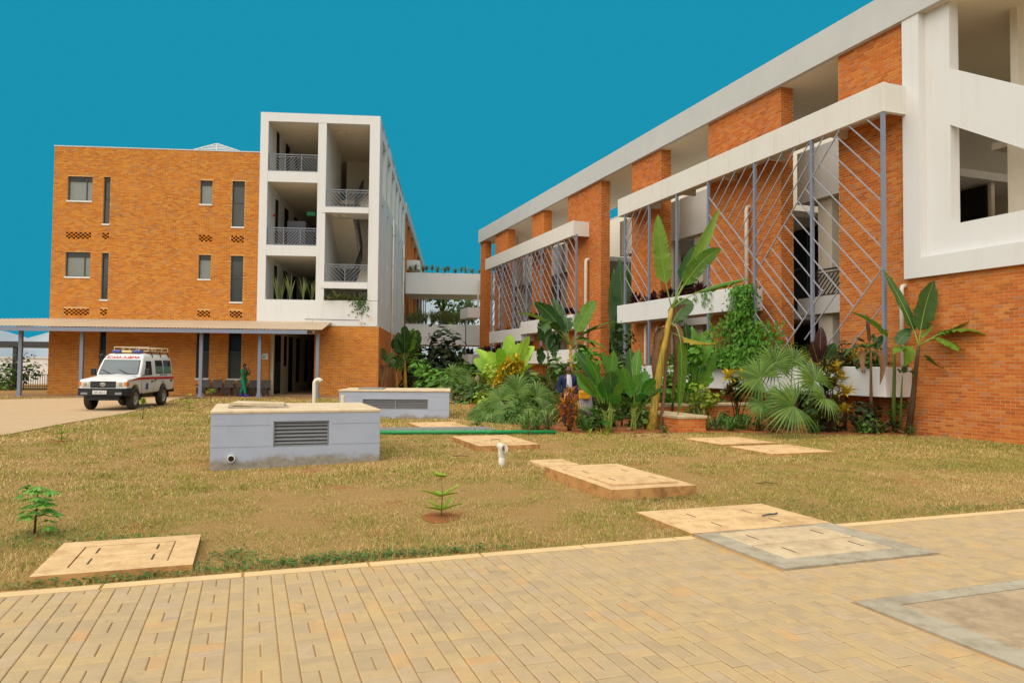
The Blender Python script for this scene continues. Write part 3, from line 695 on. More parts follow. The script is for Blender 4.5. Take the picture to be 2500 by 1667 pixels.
m=MB(); m.lathe([(.05,-.02),(.08,0),(.08,.06)],(-10.0,40.9,9.9),'x',12); m.build('fire_bell',plain('fire_red',S(170,26,26)),LB)
m=MB(); m.box(-9.4,-8.4,41.6,42.1,8.0,9.75); m.build('cabinet',plain('cabinet_grey',S(70,72,80)),LB)
# ground floor passage
m=MB(); m.box(-9.86,-9.7,40.3,61,0,3.8); m.box(-7.48,-7.3,40.3,61,0,3.8); m.box(-9.86,-7.3,56,56.2,0,3.8); m.build('inner_wall',M['inner'],LB)
m=MB(); m.box(-9.86,-7.48,39.99,40.3,3.34,3.8); m.build('lintel',M['inner'],LB)
m=MB(); m.box(-9.9,-7.3,40.0,61,.031,.05); m.build('floor',M['asphalt'],LB)
for k,(t,wd,z0) in enumerate(((40.5,1.3,.1),(42.7,.5,1.6),(43.9,.9,.1),(46,.7,.6),(48.6,.8,.6),(51.6,.9,.1))):
    m=MB(); m.box(-9.7,-9.66,t,t+wd,z0,3.3); o=m.build('door' if z0<.5 else 'corridor_window',M['dark'],LB)
    if k==0:
        q=MB(); [q.box(-9.66,-9.64,t+.1,t+wd-.1,.3+.07*j,.34+.07*j) for j in range(22)]; q.build('louvre',M['frame'],o)
# side wall of the tower with recessed slots
slots=[]
m=MB(); sidef=lambda a,b,d:(SR+d,a,b)
holes=[]
for k in range(6):
    t=41.4+3.2*k; holes.append((t,t+2.2,11.4,14.5)) 
    holes.append((t+.3,t+1.0,5.2,10.9))
wall_slab(m,sidef,40.6,61,3.8,15.3,holes,.25,reveal=.24); m.build('tower_wall',M['white'],LB)
for h in holes:
    q=MB(); q.box(SR-.26,SR-.22,h[0],h[1],h[2],h[3]); q.build('slot_window',M['inner' if h[2]>11 else 'glass'],LB)
for t in (48.3,58.4):
    m=MB(); m.tube([(SR+.09,t,.2),(SR+.09,t,11.3)],.06,8); o=m.build('rain_pipe',M['pvc'],LB,smooth=True)
    q=MB(); [q.lathe([(.08,z),(.08,z+.1)],(SR+.09,t,0),n=8) for z in (2,4.2,6.2,8.2,10.2)]; q.build('pipe_clip',M['pvc'],o)
m=MB(); m.bar((-8.0,T0-.05,4.15),(-5.1,T0-.05,4.12),.02); m.build('cable',M['frame'],LB)
# rear wing behind the bridge
RW_=thingL('rear_wing','brick wing continuing behind the white stair tower, seen in the gap over the bridge','building',-5.5,75,0)
m=MB(); [m.box(-4.7,SR,t,t+1.8,0,14.4) for t in (62,67,72.5,79,86,93)]; m.box(-8,-6.5,61.3,100,0,14.4); m.build('brick_wall',M['brick_far'],RW_)
m=MB(); m.box(-8,SR+.1,61.05,100,14.4,15.3); m.build('fascia',M['fascia'],RW_)
m=MB(); m.box(-4.7,SR+1.0,66,98,10.4,11.2); m.box(-4.7,SR+1.0,66,98,5.2,6.1); m.build('concrete_beam',M['white'],RW_)
for t in (66.2,70,74,79,84): 
    m=MB(); m.box(SR+.8,SR+.9,t,t+.1,6.1,10.4); m.build('steel_post',M['steel'],RW_)
m=MB(); m.box(-6.3,-4.2,61.4,62.2,4,11); m.build('green_door',plain('door_green',S(30,110,70)),RW_)
# link bridges
BR=thingL('link_bridge','two level white concrete bridge joining both buildings over the garden','bridge',0,61.5,0)
for z0,z1,nm in ((7.72,9.5,'upper_parapet'),(3.46,5.18,'lower_parapet')):
    m=MB(); m.box(-4.1,4.6,61.5,61.65,z0,z1); m.build('parapet',M['white'],BR)
    m=MB(); m.box(-4.1,4.6,61.65,66,z0,z0+.3); m.box(-4.1,4.6,66,66.15,z0-.02,z0+.9); m.build('deck',M['inner'],BR)
m=MB(); m.tube([(2.0,61.35,5.9),(2.0,61.35,9.0)],.07,8); m.build('rain_pipe',M['pvc'],BR)

# ================================================================ COVERED WALKWAY
CW=thingL('covered_walkway','covered walkway with beige corrugated roof on grey blue steel posts along the left block','walkway roof',-16,38.2,0)
def corr():
    m=MB(); s0,s1=-25.5,-6.55; n=int((s1-s0)/.09); vs=[]
    for i in range(n+1):
        s=s0+i*.09; dz=.028 if i%2 else 0
        left=s<SL
        tb=39.97-(max(0,SL-s)*.36); zb=3.6+(39.97-37.1)*.135*(tb-37.1)/2.87
        vs+= [(s,37.1,3.44+dz),(s,tb,zb+dz)]
    m.add(vs,[(2*i,2*i+2,2*i+3,2*i+1) for i in range(n)]); return m
t=NT('corrugated_roof'); M['corr']=t.done(t.mix(t.noise(1.2,detail=6),S(170,150,124),S(192,172,146)),0.6,0.3)
corr().build('corrugated_roof',M['corr'],CW)
m=MB(); m.box(-25.5,-7.3,37.02,37.1,3.35,3.41); m.box(-25.5,-7.3,37.0,37.1,3.22,3.345); m.build('gutter',M['steel'],CW)
m=MB(); m.box(-25.4,-7.2,37.75,37.85,3.28,3.42); m.box(-25.4,-21.2,42.2,42.3,3.42,3.58)
for s in (-23.4,-21.3,-18.4,-15.5,-12.65,-9.78,-7.0): m.bar((s,37.15,3.36),(s,39.9,3.70),.06,.1)
m.build('roof_beam',M['steel'],CW)
for s in (-21.3,-18.4,-12.65,-9.78,-6.9):
    m=MB(); m.box(s-.08,s+.08,37.72,37.88,.05,3.3); m.prism([(-.16,.05),(.16,.05),(.08,.3),(-.08,.3)],lambda a,b,d,s=s:(s+a,37.8+d,b),-.012,.012); m.box(s-.17,s+.17,37.63,37.97,.03,.05)
    m.build('steel_post',M['steel'],CW)
for s,t in ((-23.6,38.3),(-21.35,42.2)):
    m=MB(); m.box(s-.07,s+.07,t-.07,t+.07,.03,3.44); m.build('steel_post',M['steel'],CW)
# second shelter, gate, low wall and fence at the far left
sh=thingL('rear_shelter','dark flat shelter frame behind the covered walkway at the far left edge','shelter',-25,48,0)
m=MB(); m.box(-34,-21.9,46.5,50,2.62,2.95); m.build('roof',M['darkrail'],sh)
for s in (-26.6,-21.9-.35): m=MB(); m.box(s-.12,s+.12,46.6,46.9,-.1,2.62); m.build('steel_post',M['darkrail'],sh)
gt=thingL('metal_gate','beige sheet metal gate beside the left brick corner','gate',-21.9,43.5,0)
m=MB(); [m.box(-22.75+.3*k,-22.5+.3*k,43.48,43.52,.12,1.5) for k in range(4)]; m.build('gate_panel',M['cream'],gt,kind='stuff')
m=MB(); m.box(-22.8,-21.5,43.44,43.56,1.5,1.56); m.box(-22.8,-21.5,43.44,43.56,.05,.12); m.build('gate_frame',M['cream'],gt)
wl=thingL('boundary_wall','long white boundary wall behind the left end of the walkway','wall',-34,60,0)
m=MB(); m.box(-60,-20,60,60.3,-.2,2.0); m.build('wall',M['white'],wl); m=MB(); m.box(-60,-20,59.9,60.4,2.0,2.08); m.build('coping',M['cream'],wl)
fe=thingL('metal_fence','low dark railing fence in front of the white boundary wall','fence',-26,50,0)
m=MB(); m.bar((-30,51,.75),(-22.6,47,1.05),.04); m.bar((-30,51,.1),(-22.6,47,.25),.04); m.build('rail',M['darkrail'],fe)
for k in range(38):
    f=k/37; m=MB(); x,y=-30+7.4*f,51-4*f; m.bar((x,y,-.1),(x,y,.75+.3*f),.025); m.build('baluster',M['darkrail'],fe)
sg=thingL('direction_sign','small white sign with a black left arrow on the brick beside the passage','sign',-10.02,T0,2.0)
sg_c=(-10.0,T0-.02)
m=MB(); m.box(-10.33,-9.9,T0-.045,T0-.018,1.96,2.28); m.build('board',M['sill'],sg)
blk=plain('sign_black',S(20,20,20)); gyt=plain('sign_grey',S(110,116,128))
m=MB(); yy=T0-.05; m.prism([(-10.2,2.065),(-10.12,2.12),(-10.12,2.085),(-10.03,2.085),(-10.03,2.045),(-10.12,2.045),(-10.12,2.01)][::-1],lambda a,b,d:(a,yy+d,b),0,.004); m.build('arrow',blk,sg)
def text(name,body,size,mat,parent,loc,rot,sx=1,depth=.002,label=None):
    cu=bpy.data.curves.new('lettering','FONT'); cu.body=body; cu.size=size; cu.align_x='CENTER'; cu.align_y='CENTER'; cu.extrude=depth
    tmp=bpy.data.objects.new('tmp',cu); COL.objects.link(tmp); dg=bpy.context.evaluated_depsgraph_get()
    me=bpy.data.meshes.new_from_object(tmp.evaluated_get(dg)); bpy.data.objects.remove(tmp); bpy.data.curves.remove(cu)
    me.materials.clear(); me.materials.append(mat)
    if sx!=1:
        for v in me.vertices: v.co.x*=sx
        if sx<0: me.flip_normals()
    o=bpy.data.objects.new(name,me); COL.objects.link(o); o.parent=parent; o.location=Vector(loc)-Vector(org_of(parent)); o.rotation_euler=rot
    return o
text('lettering','RECEPTION',.062,gyt,sg,(-10.115,T0-.048,2.2),(PI/2,0,0))
BM[0]='brick'
# ================================================================ GREY CONCRETE CHAMBERS
def chamber_mat():
    t=NT('grey_painted_concrete'); z=t.new('ShaderNodeSeparateXYZ'); t.link(t.pos(),z.inputs[0])
    c=t.mix(t.noise(2,detail=6),S(150,156,172),S(174,180,194))
    c=t.mix(t.ramp(t.noise(5,detail=7,rough=.8,stretch=(1,1,3)),[(0.62,(0,0,0)),(0.7,(.5,.5,.5))]),c,S(196,198,200))
    h=t.math('ADD',z.outputs[2],t.math('MULTIPLY',t.noise(2.5,detail=5),-.42))
    low=t.ramp(h,[(0.40,(1,1,1)),(0.52,(0,0,0))]) if False else t.ramp(t.math('ADD',h,.5),[(0.33,(1,1,1)),(0.43,(0,0,0))])
    c=t.mix(low,c,t.mix(t.noise(12,detail=6,rough=.8),S(66,64,58),S(186,176,160)))
    t.bump(t.noise(30,detail=5),.35,.006); return t.done(c,.85,.2)
M['chamber']=chamber_mat(); M['louvre']=plain('louvre_steel',S(128,128,130),.5,.4)
M['chtop']=slab_mat('dusty_concrete_top',S(200,178,146),S(214,194,164),S(182,156,122))
def chamber(name,label,mk,x0,x1,y0,y1,zt,lv,nl,split,frame):
    r=mk('vent_chamber',label,'concrete chamber',(x0+x1)/2,y0,0)
    m=MB(); f=lambda a,b,d:(a,y0-d,b)
    wall_slab(m,f,x0,x1,-.25,zt,[lv],.2,reveal=.12)
    for p in ([(x0,y0,-.25),(x0,y1,-.25),(x0,y1,zt),(x0,y0,zt)],[(x1,y0,-.25),(x1,y0,zt),(x1,y1,zt),(x1,y1,-.25)],[(x0,y1,-.25),(x1,y1,-.25),(x1,y1,zt),(x0,y1,zt)]): m.poly(p)
    m.build('chamber_wall',M['chamber'],r)
    m=MB(); o=.012 if split==1 else .03
    m.bbox(x0-o,x1+o,y0-o,y1+o,zt,zt+.05,.01); m.build('top_slab',M['chtop'],r)
    # form-work joints in the face
    m=MB()
    for z in frame: m.box(x0+.02,lv[0]-.05,y0-.003,y0+.01,z-.004,z+.004); m.box(lv[1]+.05,x1-.02,y0-.003,y0+.01,z+.006,z+.012)
    m.build('form_joint',plain('joint_grey',S(138,141,152)),r)
    a,b,c,d=lv; m=MB(); m.box(a+.002,b-.002,y0+.11,y0+.118,c+.002,d-.002); g=m.build('vent_opening',M['dark'],r)
    m=MB(); t=.025; m.box(a+.002,a+t,y0+.03,y0+.1,c+.002,d-.002); m.box(b-t,b-.002,y0+.03,y0+.1,c+.002,d-.002); m.box(a+t,b-t,y0+.03,y0+.1,c+.002,c+.03); m.box(a+t,b-t,y0+.03,y0+.1,d-.03,d-.002)
    for k in range(1,split): x=a+(b-a)*k/split; m.box(x-.02,x+.02,y0+.025,y0+.1,c+.03,d-.03)
    m.build('vent_frame',M['louvre'],g)
    h=(d-c-.06)/nl
    for k in range(nl):
        for q in range(split):
            z=c+.03+h*(k+.35); xa=a+(b-a)*q/split+.026; xb=a+(b-a)*(q+1)/split-.026
            s2=MB(); s2.prism([(y0+.035,z-.006),(y0+.095,z+h*.62),(y0+.095,z+h*.62+.012),(y0+.035,z+.006)],lambda p,w,dd:(dd,p,w),xa,xb); s2.build('slat',M['louvre'],g)
    return r
c1=chamber('c1','near grey painted concrete chamber with one square louvre and an open pipe',lambda n,l,c,x,y,z:thingR(n,l,c,x,y,z),-.58,2.24,13.2,15.65,.86,(.42,1.35,.28,.72),6,1,(.3,.66))
m=MB(); m.lathe([(.058,-.08),(.062,-.08),(.062,.1),(.045,.1)],(-.25,13.2,.115),'y',16); pp=m.build('pipe_stub',M['cream'],c1,smooth=False); m=MB(); m.lathe([(.047,0),(.047,.004)],(-.25,13.115,.115),'y',16); m.build('pipe_bore',M['pvcdark'],pp)
m=MB(); m.prism([(-.3,14.0),(.62,14.05),(.66,14.75),(-.18,14.85)],lambda a,b,d:(a,b,.955+d+.03*(a+.3)*-1),0,.05); m.build('hatch_lid',M['chtop'],c1)
m=MB(); m.bbox(-.34,.7,13.93,14.9,.91,.935,.005); m.build('hatch_frame',M['slabgrey'],c1)
c2=chamber('c2','farther grey painted concrete chamber with a wide double louvre',lambda n,l,c,x,y,z:thingL(n,l,c,x,y,z),-3.6,-.12,23.55,26.0,.86,(-2.86,-.8,.30,.62),5,2,(.28,.7))
m=MB(); m.bbox(-3.1,-2.3,24.2,25.2,.912,.95,.008); m.build('hatch_lid',M['louvre'],c2)
# pipes and ladder on the lawn
def solo_at(mb,name,mats,label,cat,p,group=None,smooth=False,rz=0,org=None): return solo(mb,name,mats,label,cat,((org if org else p),p),group,rz,smooth)
b=gnd(1225,1137); tp=thingW('tee_vent_pipe','short white plastic vent pipe with a sideways tee on the lawn','pipe',b)
m=MB(); m.tube([(b.x,b.y,-.1),(b.x,b.y,.2)],.057,16); m.build('pipe',M['pvc'],tp,smooth=True)
m=MB(); m.lathe([(.064,.16),(.064,.3)],(b.x,b.y,0),n=16); m.tube([(b.x-.04,b.y+.13,.325),(b.x+.04,b.y-.15,.315)],[.058,.058],16); m.lathe([(.067,0),(.067,.03)],(b.x,b.y,.185),n=16); m.tube([(b.x+.022,b.y-.09,.317),(b.x+.045,b.y-.165,.314)],.068,16); tt=m.build('tee',M['pvc'],tp,smooth=False)
m=MB(); m.tube([(b.x+.0452,b.y-.1655,.314),(b.x+.046,b.y-.1665,.314)],.052,16); m.build('bore',plain('pipe_shade',S(120,96,72)),tt)
p=pix(766,1040,20.0); tv=thingW('tall_vent_pipe','tall white vent pipe with a curved hooded top behind the near chamber','pipe',(p.x,p.y,0))
m=MB(); R=.055; arc=[(p.x+.11-.11*math.cos(a),p.y,1.18+.11*math.sin(a)) for a in [PI*k/10 for k in range(8)]]
m.tube([(p.x,p.y,-.1),(p.x,p.y,.6),(p.x,p.y,1.1)]+arc,R,14); m.build('pipe',M['pvc'],tv,smooth=True)
e=arc[-1]; m=MB(); m.tube([(e[0]-.01,e[1],e[2]+.012),(e[0]+.006,e[1],e[2]-.016)],.062,14); m.build('hood_rim',M['pvc'],tv)
p=pix(837,1010,21.3); m=MB(); m.tube([(p.x,p.y,-.1),(p.x,p.y,.8)],.062,14); m.lathe([(.07,.74),(.07,.82)],(p.x,p.y,0),n=14); solo(m,'vent_stub',M['pvc'],'short white capped pipe standing before the left end of the farther chamber','pipe',((p.x,p.y,0),(p.x,p.y,0)))
A,B=gnd(900,1061),gnd(1357,1060); m=MB(); m.tube([(A.x,A.y,.055),((A.x+B.x)/2,(A.y+B.y)/2,.06),(B.x,B.y,.055)],.05,12)
gp=thingW('green_pipe','long green plastic pipe lying on the grass beside the ladder','pipe',A); t=NT('green_plastic'); g_=t.done(t.mix(t.noise(3),S(16,120,62),S(30,146,80)),.4,.4); m.build('pipe',g_,gp,smooth=True)
m=MB(); q=A.lerp(B,.62); d=(B-A).normalized(); m.tube([q+Vector((0,0,.058)),q+d*.14+Vector((0,0,.058))],.058,12); m.build('pipe_socket',g_,gp)
A,B=gnd(860,1056),gnd(1199,1053); d=(B-A).normalized(); n_=Vector((-d.y,d.x,0)); la=thingW('aluminium_ladder','aluminium ladder lying flat on the grass behind the green pipe','ladder',A); alu=plain('aluminium',S(186,188,190),.35,.5,.6)
for k in (0,1): m=MB(); o=n_*(.42*k); m.bar(A+o+Vector((0,0,.05)),B+o+Vector((0,0,.05)),.03,.085); m.build('stile',alu,la)
for k in range(14): m=MB(); q=A+d*(.15+.27*k); m.tube([q+n_*.01+Vector((0,0,.05)),q+n_*.41+Vector((0,0,.05))],.014,6); m.build('rung',alu,la)
m=MB(); [m.tube([A+d*(.15+.27*k)-n_*.0165+Vector((0,0,.05)),A+d*(.15+.27*k)-n_*.019+Vector((0,0,.05))],.012,8) for k in range(14)]; m.build('rung_ends',M['pvcdark'],la,kind='stuff')
m=MB(); b=gnd(1294,1063); [m.tube([(b.x+dx,b.y,-.05),(b.x+dx*1.4,b.y,.36)],.008,5) for dx in (-.04,0,.045)]; solo(m,'rebar_pegs',M['slot'],'three thin steel rods sticking up beside the green pipe','rods',(tuple(b),tuple(b)))
m=MB(); b=gnd(1885,1258,.05); m.tube([(b.x-.12,b.y-.02,.05),(b.x-.03,b.y,.066),(b.x+.03,b.y+.03,.06),(b.x+.07,b.y+.02,.075)],[.008,.012,.01,.014],6); solo(m,'metal_scrap',M['frame'],'small dark bent piece of metal lying on the path manhole slab','scrap',((b.x,b.y,.04),(b.x,b.y,.04)))

# ================================================================ LOW BRICK BENCH WALLS IN THE BED
M['cap']=slab_mat('bench_cap_concrete',S(188,168,134),S(206,186,152),S(150,128,96))
def bench_wall(label,v0,v1,u0,u1,h,parts=30):
    r=thingR('brick_bench',label,'brick bench',(v0+v1)/2,(u0+u1)/2,0)
    m=MB(); m.box(v0,v1,u0,u1,0,h-.08); w=m.build('brick_base',M['mortar'],r)
    lay_bricks(w,lambda a,b,d:(a,u0-d,b),v0,v1,.01,h-.085,n_obj=parts); lay_bricks(w,lambda a,b,d:(v0-d,a,b),u0,u1,.01,h-.085)
    m=MB(); m.bbox(v0-.04,v1+.03,u0-.04,u1+.03,h-.08,h,.01); m.build('cap',M['cap'],r); return r
bench_wall('low brick bench with pale cap behind the red and yellow striped plant',9.2,10.5,19.9,20.6,.42)
bench_wall('square end of the brick bench beside the tall yellow banana trunk',10.76,11.6,16.75,18.9,.43)
bench_wall('long brick bench wall with pale cap to the right of the tall banana',10.9,15.2,18.95,19.5,.62)

# ================================================================ WAITING SEATS
M['seat']=plain('seat_brown_mesh',S(62,52,44),.5,.4); M['chrome']=plain('chrome_leg',S(190,178,162),.25,.6,.8)
def seats(s0,label):
    r=thingL('waiting_bench',label,'bench',s0+.9,39.3,0.03,group='waiting seats along the brick wall')
    for k in range(3):
        x0=s0+.02+k*.62; x1=x0+.52
        m=MB(); m.prism([(39.62,.86),(39.5,.45),(39.53,.44),(39.65,.85)],lambda a,b,d:(d,a,b),x0+.04,x1); m.build('backrest',M['seat'],r)
        m=MB(); m.prism([(39.5,.44),(39.08,.46),(39.02,.42),(39.06,.12),(39.09,.12),(39.07,.40),(39.5,.41)],lambda a,b,d:(d,a,b),x0,x1-.04); m.build('seat',M['seat'],r)
    m=MB(); m.bar((s0,39.4,.38),(s0+1.82,39.4,.38),.05,.07); m.build('beam',M['seat'],r)
    for x in (s0+.1,s0+1.68):
        m=MB(); m.tube([(x,39.1,.0),(x,39.1,.38)],.024,8); m.tube([(x,39.1,.05),(x,39.62,.05)],.02,8); m.tube([(x,39.6,.05),(x,39.45,.4)],.02,8); m.build('leg',M['chrome'],r)
    m=MB(); m.bar((s0-.05,39.1,.6),(s0-.05,39.5,.6),.04,.05); m.bar((s0-.05,39.5,.6),(s0-.02,39.45,.4),.03); m.build('armrest',M['seat'],r)
seats(-13.3,'left of two three seat brown mesh waiting benches by the tall windows'); seats(-11.42,'right of two three seat brown mesh waiting benches, behind the person in green')

# ================================================================ AMBULANCE (x forward, y left, z up)
def amb_paint():
    t=NT('ambulance_white'); z=t.new('ShaderNodeSeparateXYZ'); t.link(t.coord('Object'),z.inputs[0])
    d=t.ramp(t.math('ADD',z.outputs[2],t.math('MULTIPLY',t.noise(3,detail=5),-.25)),[(0.45,(.5,.5,.5)),(0.75,(0,0,0))])
    return t.done(t.mix(d,(.70,.69,.67,1),S(178,160,130)),.28,.5)
AW=amb_paint(); BLK=plain('black_plastic',S(30,30,32),.5,.35); TYRE=plain('tyre_rubber',S(64,58,52),.85,.15); RIMM=plain('wheel_rim',S(150,144,134),.5,.4,.2)
AG=glass('car_glass',S(52,58,60),.05); AFR=plain('frosted_teal_glass',S(90,128,116),.35,.4); RED=plain('red_stripe',S(190,16,20),.35,.4); BLUE=plain('emblem_blue',S(24,48,140),.4,.4)
ax_f=gnd(275,1001)
am=thing('ambulance','white four wheel drive ambulance with red side stripe, roof rack and snorkel on the driveway','ambulance',(-14.64,27.9,.016),rad(-83)); am.scale=(.97,.91,.98)
def arc(cx,cz,r,a0,a1,n=9): return [(cx+r*math.cos(rad(a0+(a1-a0)*i/n)),cz+r*math.sin(rad(a0+(a1-a0)*i/n))) for i in range(n+1)]
XF,XR=1.49,-1.49
prof=[(2.26,.66),(2.3,.8),(2.3,1.04),(2.22,1.12),(1.0,1.22),(-2.62,1.22),(-2.72,.95),(-2.66,.62)]+[(x,z) for x,z in arc(XR,.42,.50,156,24)][0:]+[(-.95,.58),(.95,.55)]+arc(XF,.42,.50,156,30)
prof=prof[::-1]
m=MB(); m.prism(prof,lambda a,b,d:(a,d,b),-.87,.87); body=m.build('body',AW,am)
bv=body.modifiers.new('bevel','BEVEL'); bv.width=.045; bv.segments=3; bv.limit_method='ANGLE'; bv.angle_limit=rad(50)
# cab and patient compartment
LV=[(1.2,1.02,-2.64,.865),(1.32,.98,-2.64,.86),(1.62,.76,-2.61,.83),(1.86,.58,-2.58,.79),(1.97,.47,-2.54,.755),(2.06,.30,-2.48,.69),(2.10,.05,-2.35,.58)]
m=MB(); vs=[]; rr=.10; NP=16
for z,xf,xr,w in LV:
    for (cx,cy,a0) in ((xf-rr,w-rr,0),(xr+rr,w-rr,90),(xr+rr,-w+rr,180),(xf-rr,-w+rr,270)):
        for i in range(4): a=rad(a0+90*i/3); vs.append((cx+rr*math.cos(a),cy+rr*math.sin(a),z))
fs=[]
for k in range(len(LV)-1):
    for i in range(NP): j=(i+1)%NP; fs.append((k*NP+i,k*NP+j,(k+1)*NP+j,(k+1)*NP+i))
fs.append(tuple((len(LV)-1)*NP+i for i in range(NP))); m.add(vs,fs); m.build('cab',AW,am,smooth=True)
# bonnet
m=MB(); vs=[]
for x,zc,w in ((2.24,1.10,.70),(2.1,1.155,.72),(1.6,1.215,.74),(1.0,1.285,.76),(.9,1.25,.76)):
    for y,dz in ((-w,-.05),(-w+.1,0),(-.25,.012),(0,.025),(.25,.012),(w-.1,0),(w,-.05)): vs.append((x,y,zc+dz))
m.add(vs,[(i*7+j,i*7+j+1,(i+1)*7+j+1,(i+1)*7+j) for i in range(4) for j in range(6)]); m.build('bonnet',AW,am,smooth=True)
def interp(z):
    for a,b in zip(LV,LV[1:]):
        if a[0]<=z<=b[0]: f=(z-a[0])/(b[0]-a[0]); return [a[i]+f*(b[i]-a[i]) for i in range(4)]
    return LV[0] if z<LV[0][0] else LV[-1]
def side(poly,name,mat,s=1,o0=-.02,o1=.012,parent=None):
    m=MB(); y=lambda z:(interp(z)[3] if z>1.2 else .872)
    m.prism(poly if s<0 else poly[::-1],lambda a,b,d:(a,s*(y(b)+d),b),o0,o1); return m.build(name,mat,parent or am)
def front_panel(z0,z1,w0,w1,name,mat,o=.012,parent=None):
    m=MB(); f=lambda z:interp(z)[1]
    pts=[(f(z0)+o,-w0,z0),(f(z0)+o,w0,z0),((f(z1)+f(z0))/2+o+.02,(w1+w0)/2,(z0+z1)/2),(f(z1)+o,w1,z1),(f(z1)+o,-w1,z1),((f(z1)+f(z0))/2+o+.02,-(w1+w0)/2,(z0+z1)/2)]
    m.add(pts,[(0,1,2,5),(5,2,3,4)]); bk=[(x-.03,y,z) for x,y,z in pts]; m.add(pts+bk,[(0,6,7,1),(1,7,8,2),(2,8,9,3),(3,9,10,4),(4,10,11,5),(5,11,6,0)]); return m.build(name,mat,parent or am)
front_panel(1.29,1.84,.77,.70,'windscreen_seal',BLK,.008); ws=front_panel(1.315,1.815,.74,.675,'windscreen',glass('windscreen_glass',S(96,104,108),.06),.016)
for s in (1,-1):
    sd_=[(.60,1.26),(.36,1.80),(-.18,1.80),(-.20,1.26)]; sw=side(sd_,'side_window',AG,s); 
    m=None
    for k,(a,b) in enumerate(((-.62,-1.42),(-1.56,-2.40))):
        fr=side([(a+.03,1.31),(a+.01,1.83),(b+.02,1.83),(b-.02,1.31)],'window_frame',BLK,s,-.02,.010); w_=side([(a,1.34),(a-.01,1.60),(b+.02,1.60),(b+.01,1.34)],'window_pane',AFR,s,-.02,.016,fr); side([(a-.01,1.61),(a-.02,1.80),(b+.04,1.80),(b+.02,1.61)],'window_pane',AG,s,-.02,.016,fr)
    side([(2.24,1.055),(1.2,1.175),(-.2,1.185),(-2.68,1.16),(-2.68,1.07),(-.2,1.095),(1.2,1.10)],'red_stripe',RED,s,-.01,.006)
    dl=side([(.93,.62),(.93,1.2),(.915,1.2),(.915,.62)],'door_gap',M['frame'],s,-.01,.004); side([(-.32,.62),(-.28,1.8),(-.295,1.8),(-.335,.62)],'door_gap',M['frame'],s,-.01,.005)
    side([(-.08,1.0),(-.08,1.035),(-.26,1.035),(-.26,1.0)],'door_handle',BLK,s,0,.035)
    side([(-.44,1.03),(-.44,1.07),(-.6,1.07),(-.6,1.03)],'door_handle',BLK,s,0,.03)
    side([(-2.3,.96),(-2.3,1.04),(-2.5,1.04),(-2.5,.96)],'fuel_flap',BLK,s,0,.008)
    em=MB()
    for k in range(3):
        a=rad(90+60*k); dx,dz=math.cos(a)*.155,math.sin(a)*.155; em.bar((.34-dx,s*.879,.83-dz),(.34+dx,s*.879,.83+dz),.075,.008,up=(0,1,0)) if False else em.prism([(.34-dx-.036*math.sin(a),.83-dz+.036*math.cos(a)),(.34-dx+.036*math.sin(a),.83-dz-.036*math.cos(a)),(.34+dx+.036*math.sin(a),.83+dz-.036*math.cos(a)),(.34+dx-.036*math.sin(a),.83+dz+.036*math.cos(a))][::-1],lambda a_,b_,d,k=k:(a_,s*(.872+d),b_),-.01,.006+.0005*k)
    em.build('star_emblem',BLUE,am)
    # mirrors
    m=MB(); m.bar((.86,s*.86,1.24),(.80,s*1.02,1.30),.03); m.bbox(.75,.83,s*1.04-.1,s*1.04+.1,1.26,1.50,.02); m.build('mirror',BLK,am)
    # lights
    m=MB(); m.bbox(2.25,2.325,s*.64-.15,s*.64+.15,.86,1.05,.02); hl=m.build('headlight',plain('headlight_glass',S(200,196,186),.1,.6),am)
    m=MB(); m.lathe([(.075,0),(.07,.01),(.03,.012)],(2.322,s*.64,.955),'x',14); m.build('lamp',M['chrome'],hl)
    m=MB(); m.bbox(2.12,2.31,s*.835-.045,s*.835+.045,.88,1.04,.015); m.build('turn_signal',plain('amber_lens',S(222,110,24),.2,.5),am)
    [MB().box(x,x+.02,s*.8-.12,s*.8+.08,.32,.62).build('mud_flap',BLK,am) for x in (.86,-2.12)]
text('lettering','RWANDA MINISTRY OF HEALTH' if False else 'EMERGENCY MEDICAL',.085,plain('pale_blue_print',S(120,130,176)),am,(-1.5,.868,1.245),(PI/2,0,PI)); text('lettering','SERVICES',.075,plain('pale_blue_print2',S(120,130,176)),am,(-1.35,.885,1.0),(PI/2,0,PI))
f=interp(1.9)[1]; tx=text('lettering','AMBULANCE',.185,RED,am,(interp(1.93)[1]+.028,0,1.935),(rad(50),0,PI/2),sx=-1.2,depth=.008)
# grille, bumper, plate, emblem
m=MB(); m.bbox(2.26,2.315,-.47,.47,.82,1.06,.015); gr=m.build('grille',BLK,am)
for z in (.87,.92,.97,1.02): q=MB(); q.box(2.315,2.325,-.45,.45,z-.009,z+.009); q.build('grille_slat',plain('grille_grey',S(70,70,72)),gr)
def ell(mb,cx,cy,rx,ry,w):
    n=20; mb.add([(2.338,cx+r_*math.cos(2*PI*i/n)*1,cy+k_*math.sin(2*PI*i/n)) for (r_,k_) in ((rx,ry),(rx-w,ry-w)) for i in range(n)],[(i,(i+1)%n,n+(i+1)%n,n+i) for i in range(n)])
q=MB(); ell(q,0,.945,.10,.068,.016); ell(q,0,.972,.062,.026,.012); ell(q,0,.945,.026,.060,.012); q.build('badge',M['pvc'],gr)
m=MB(); pts=[(2.32,-.9),(2.42,-.72),(2.46,0),(2.42,.72),(2.32,.9),(1.98,.93),(1.98,.86),(2.2,.8),(2.25,0),(2.2,-.8),(1.98,-.86),(1.98,-.93)]
m.prism(pts[::-1],lambda a,b,d:(a,b,d),.54,.80); bp=m.build('front_bumper',BLK,am)
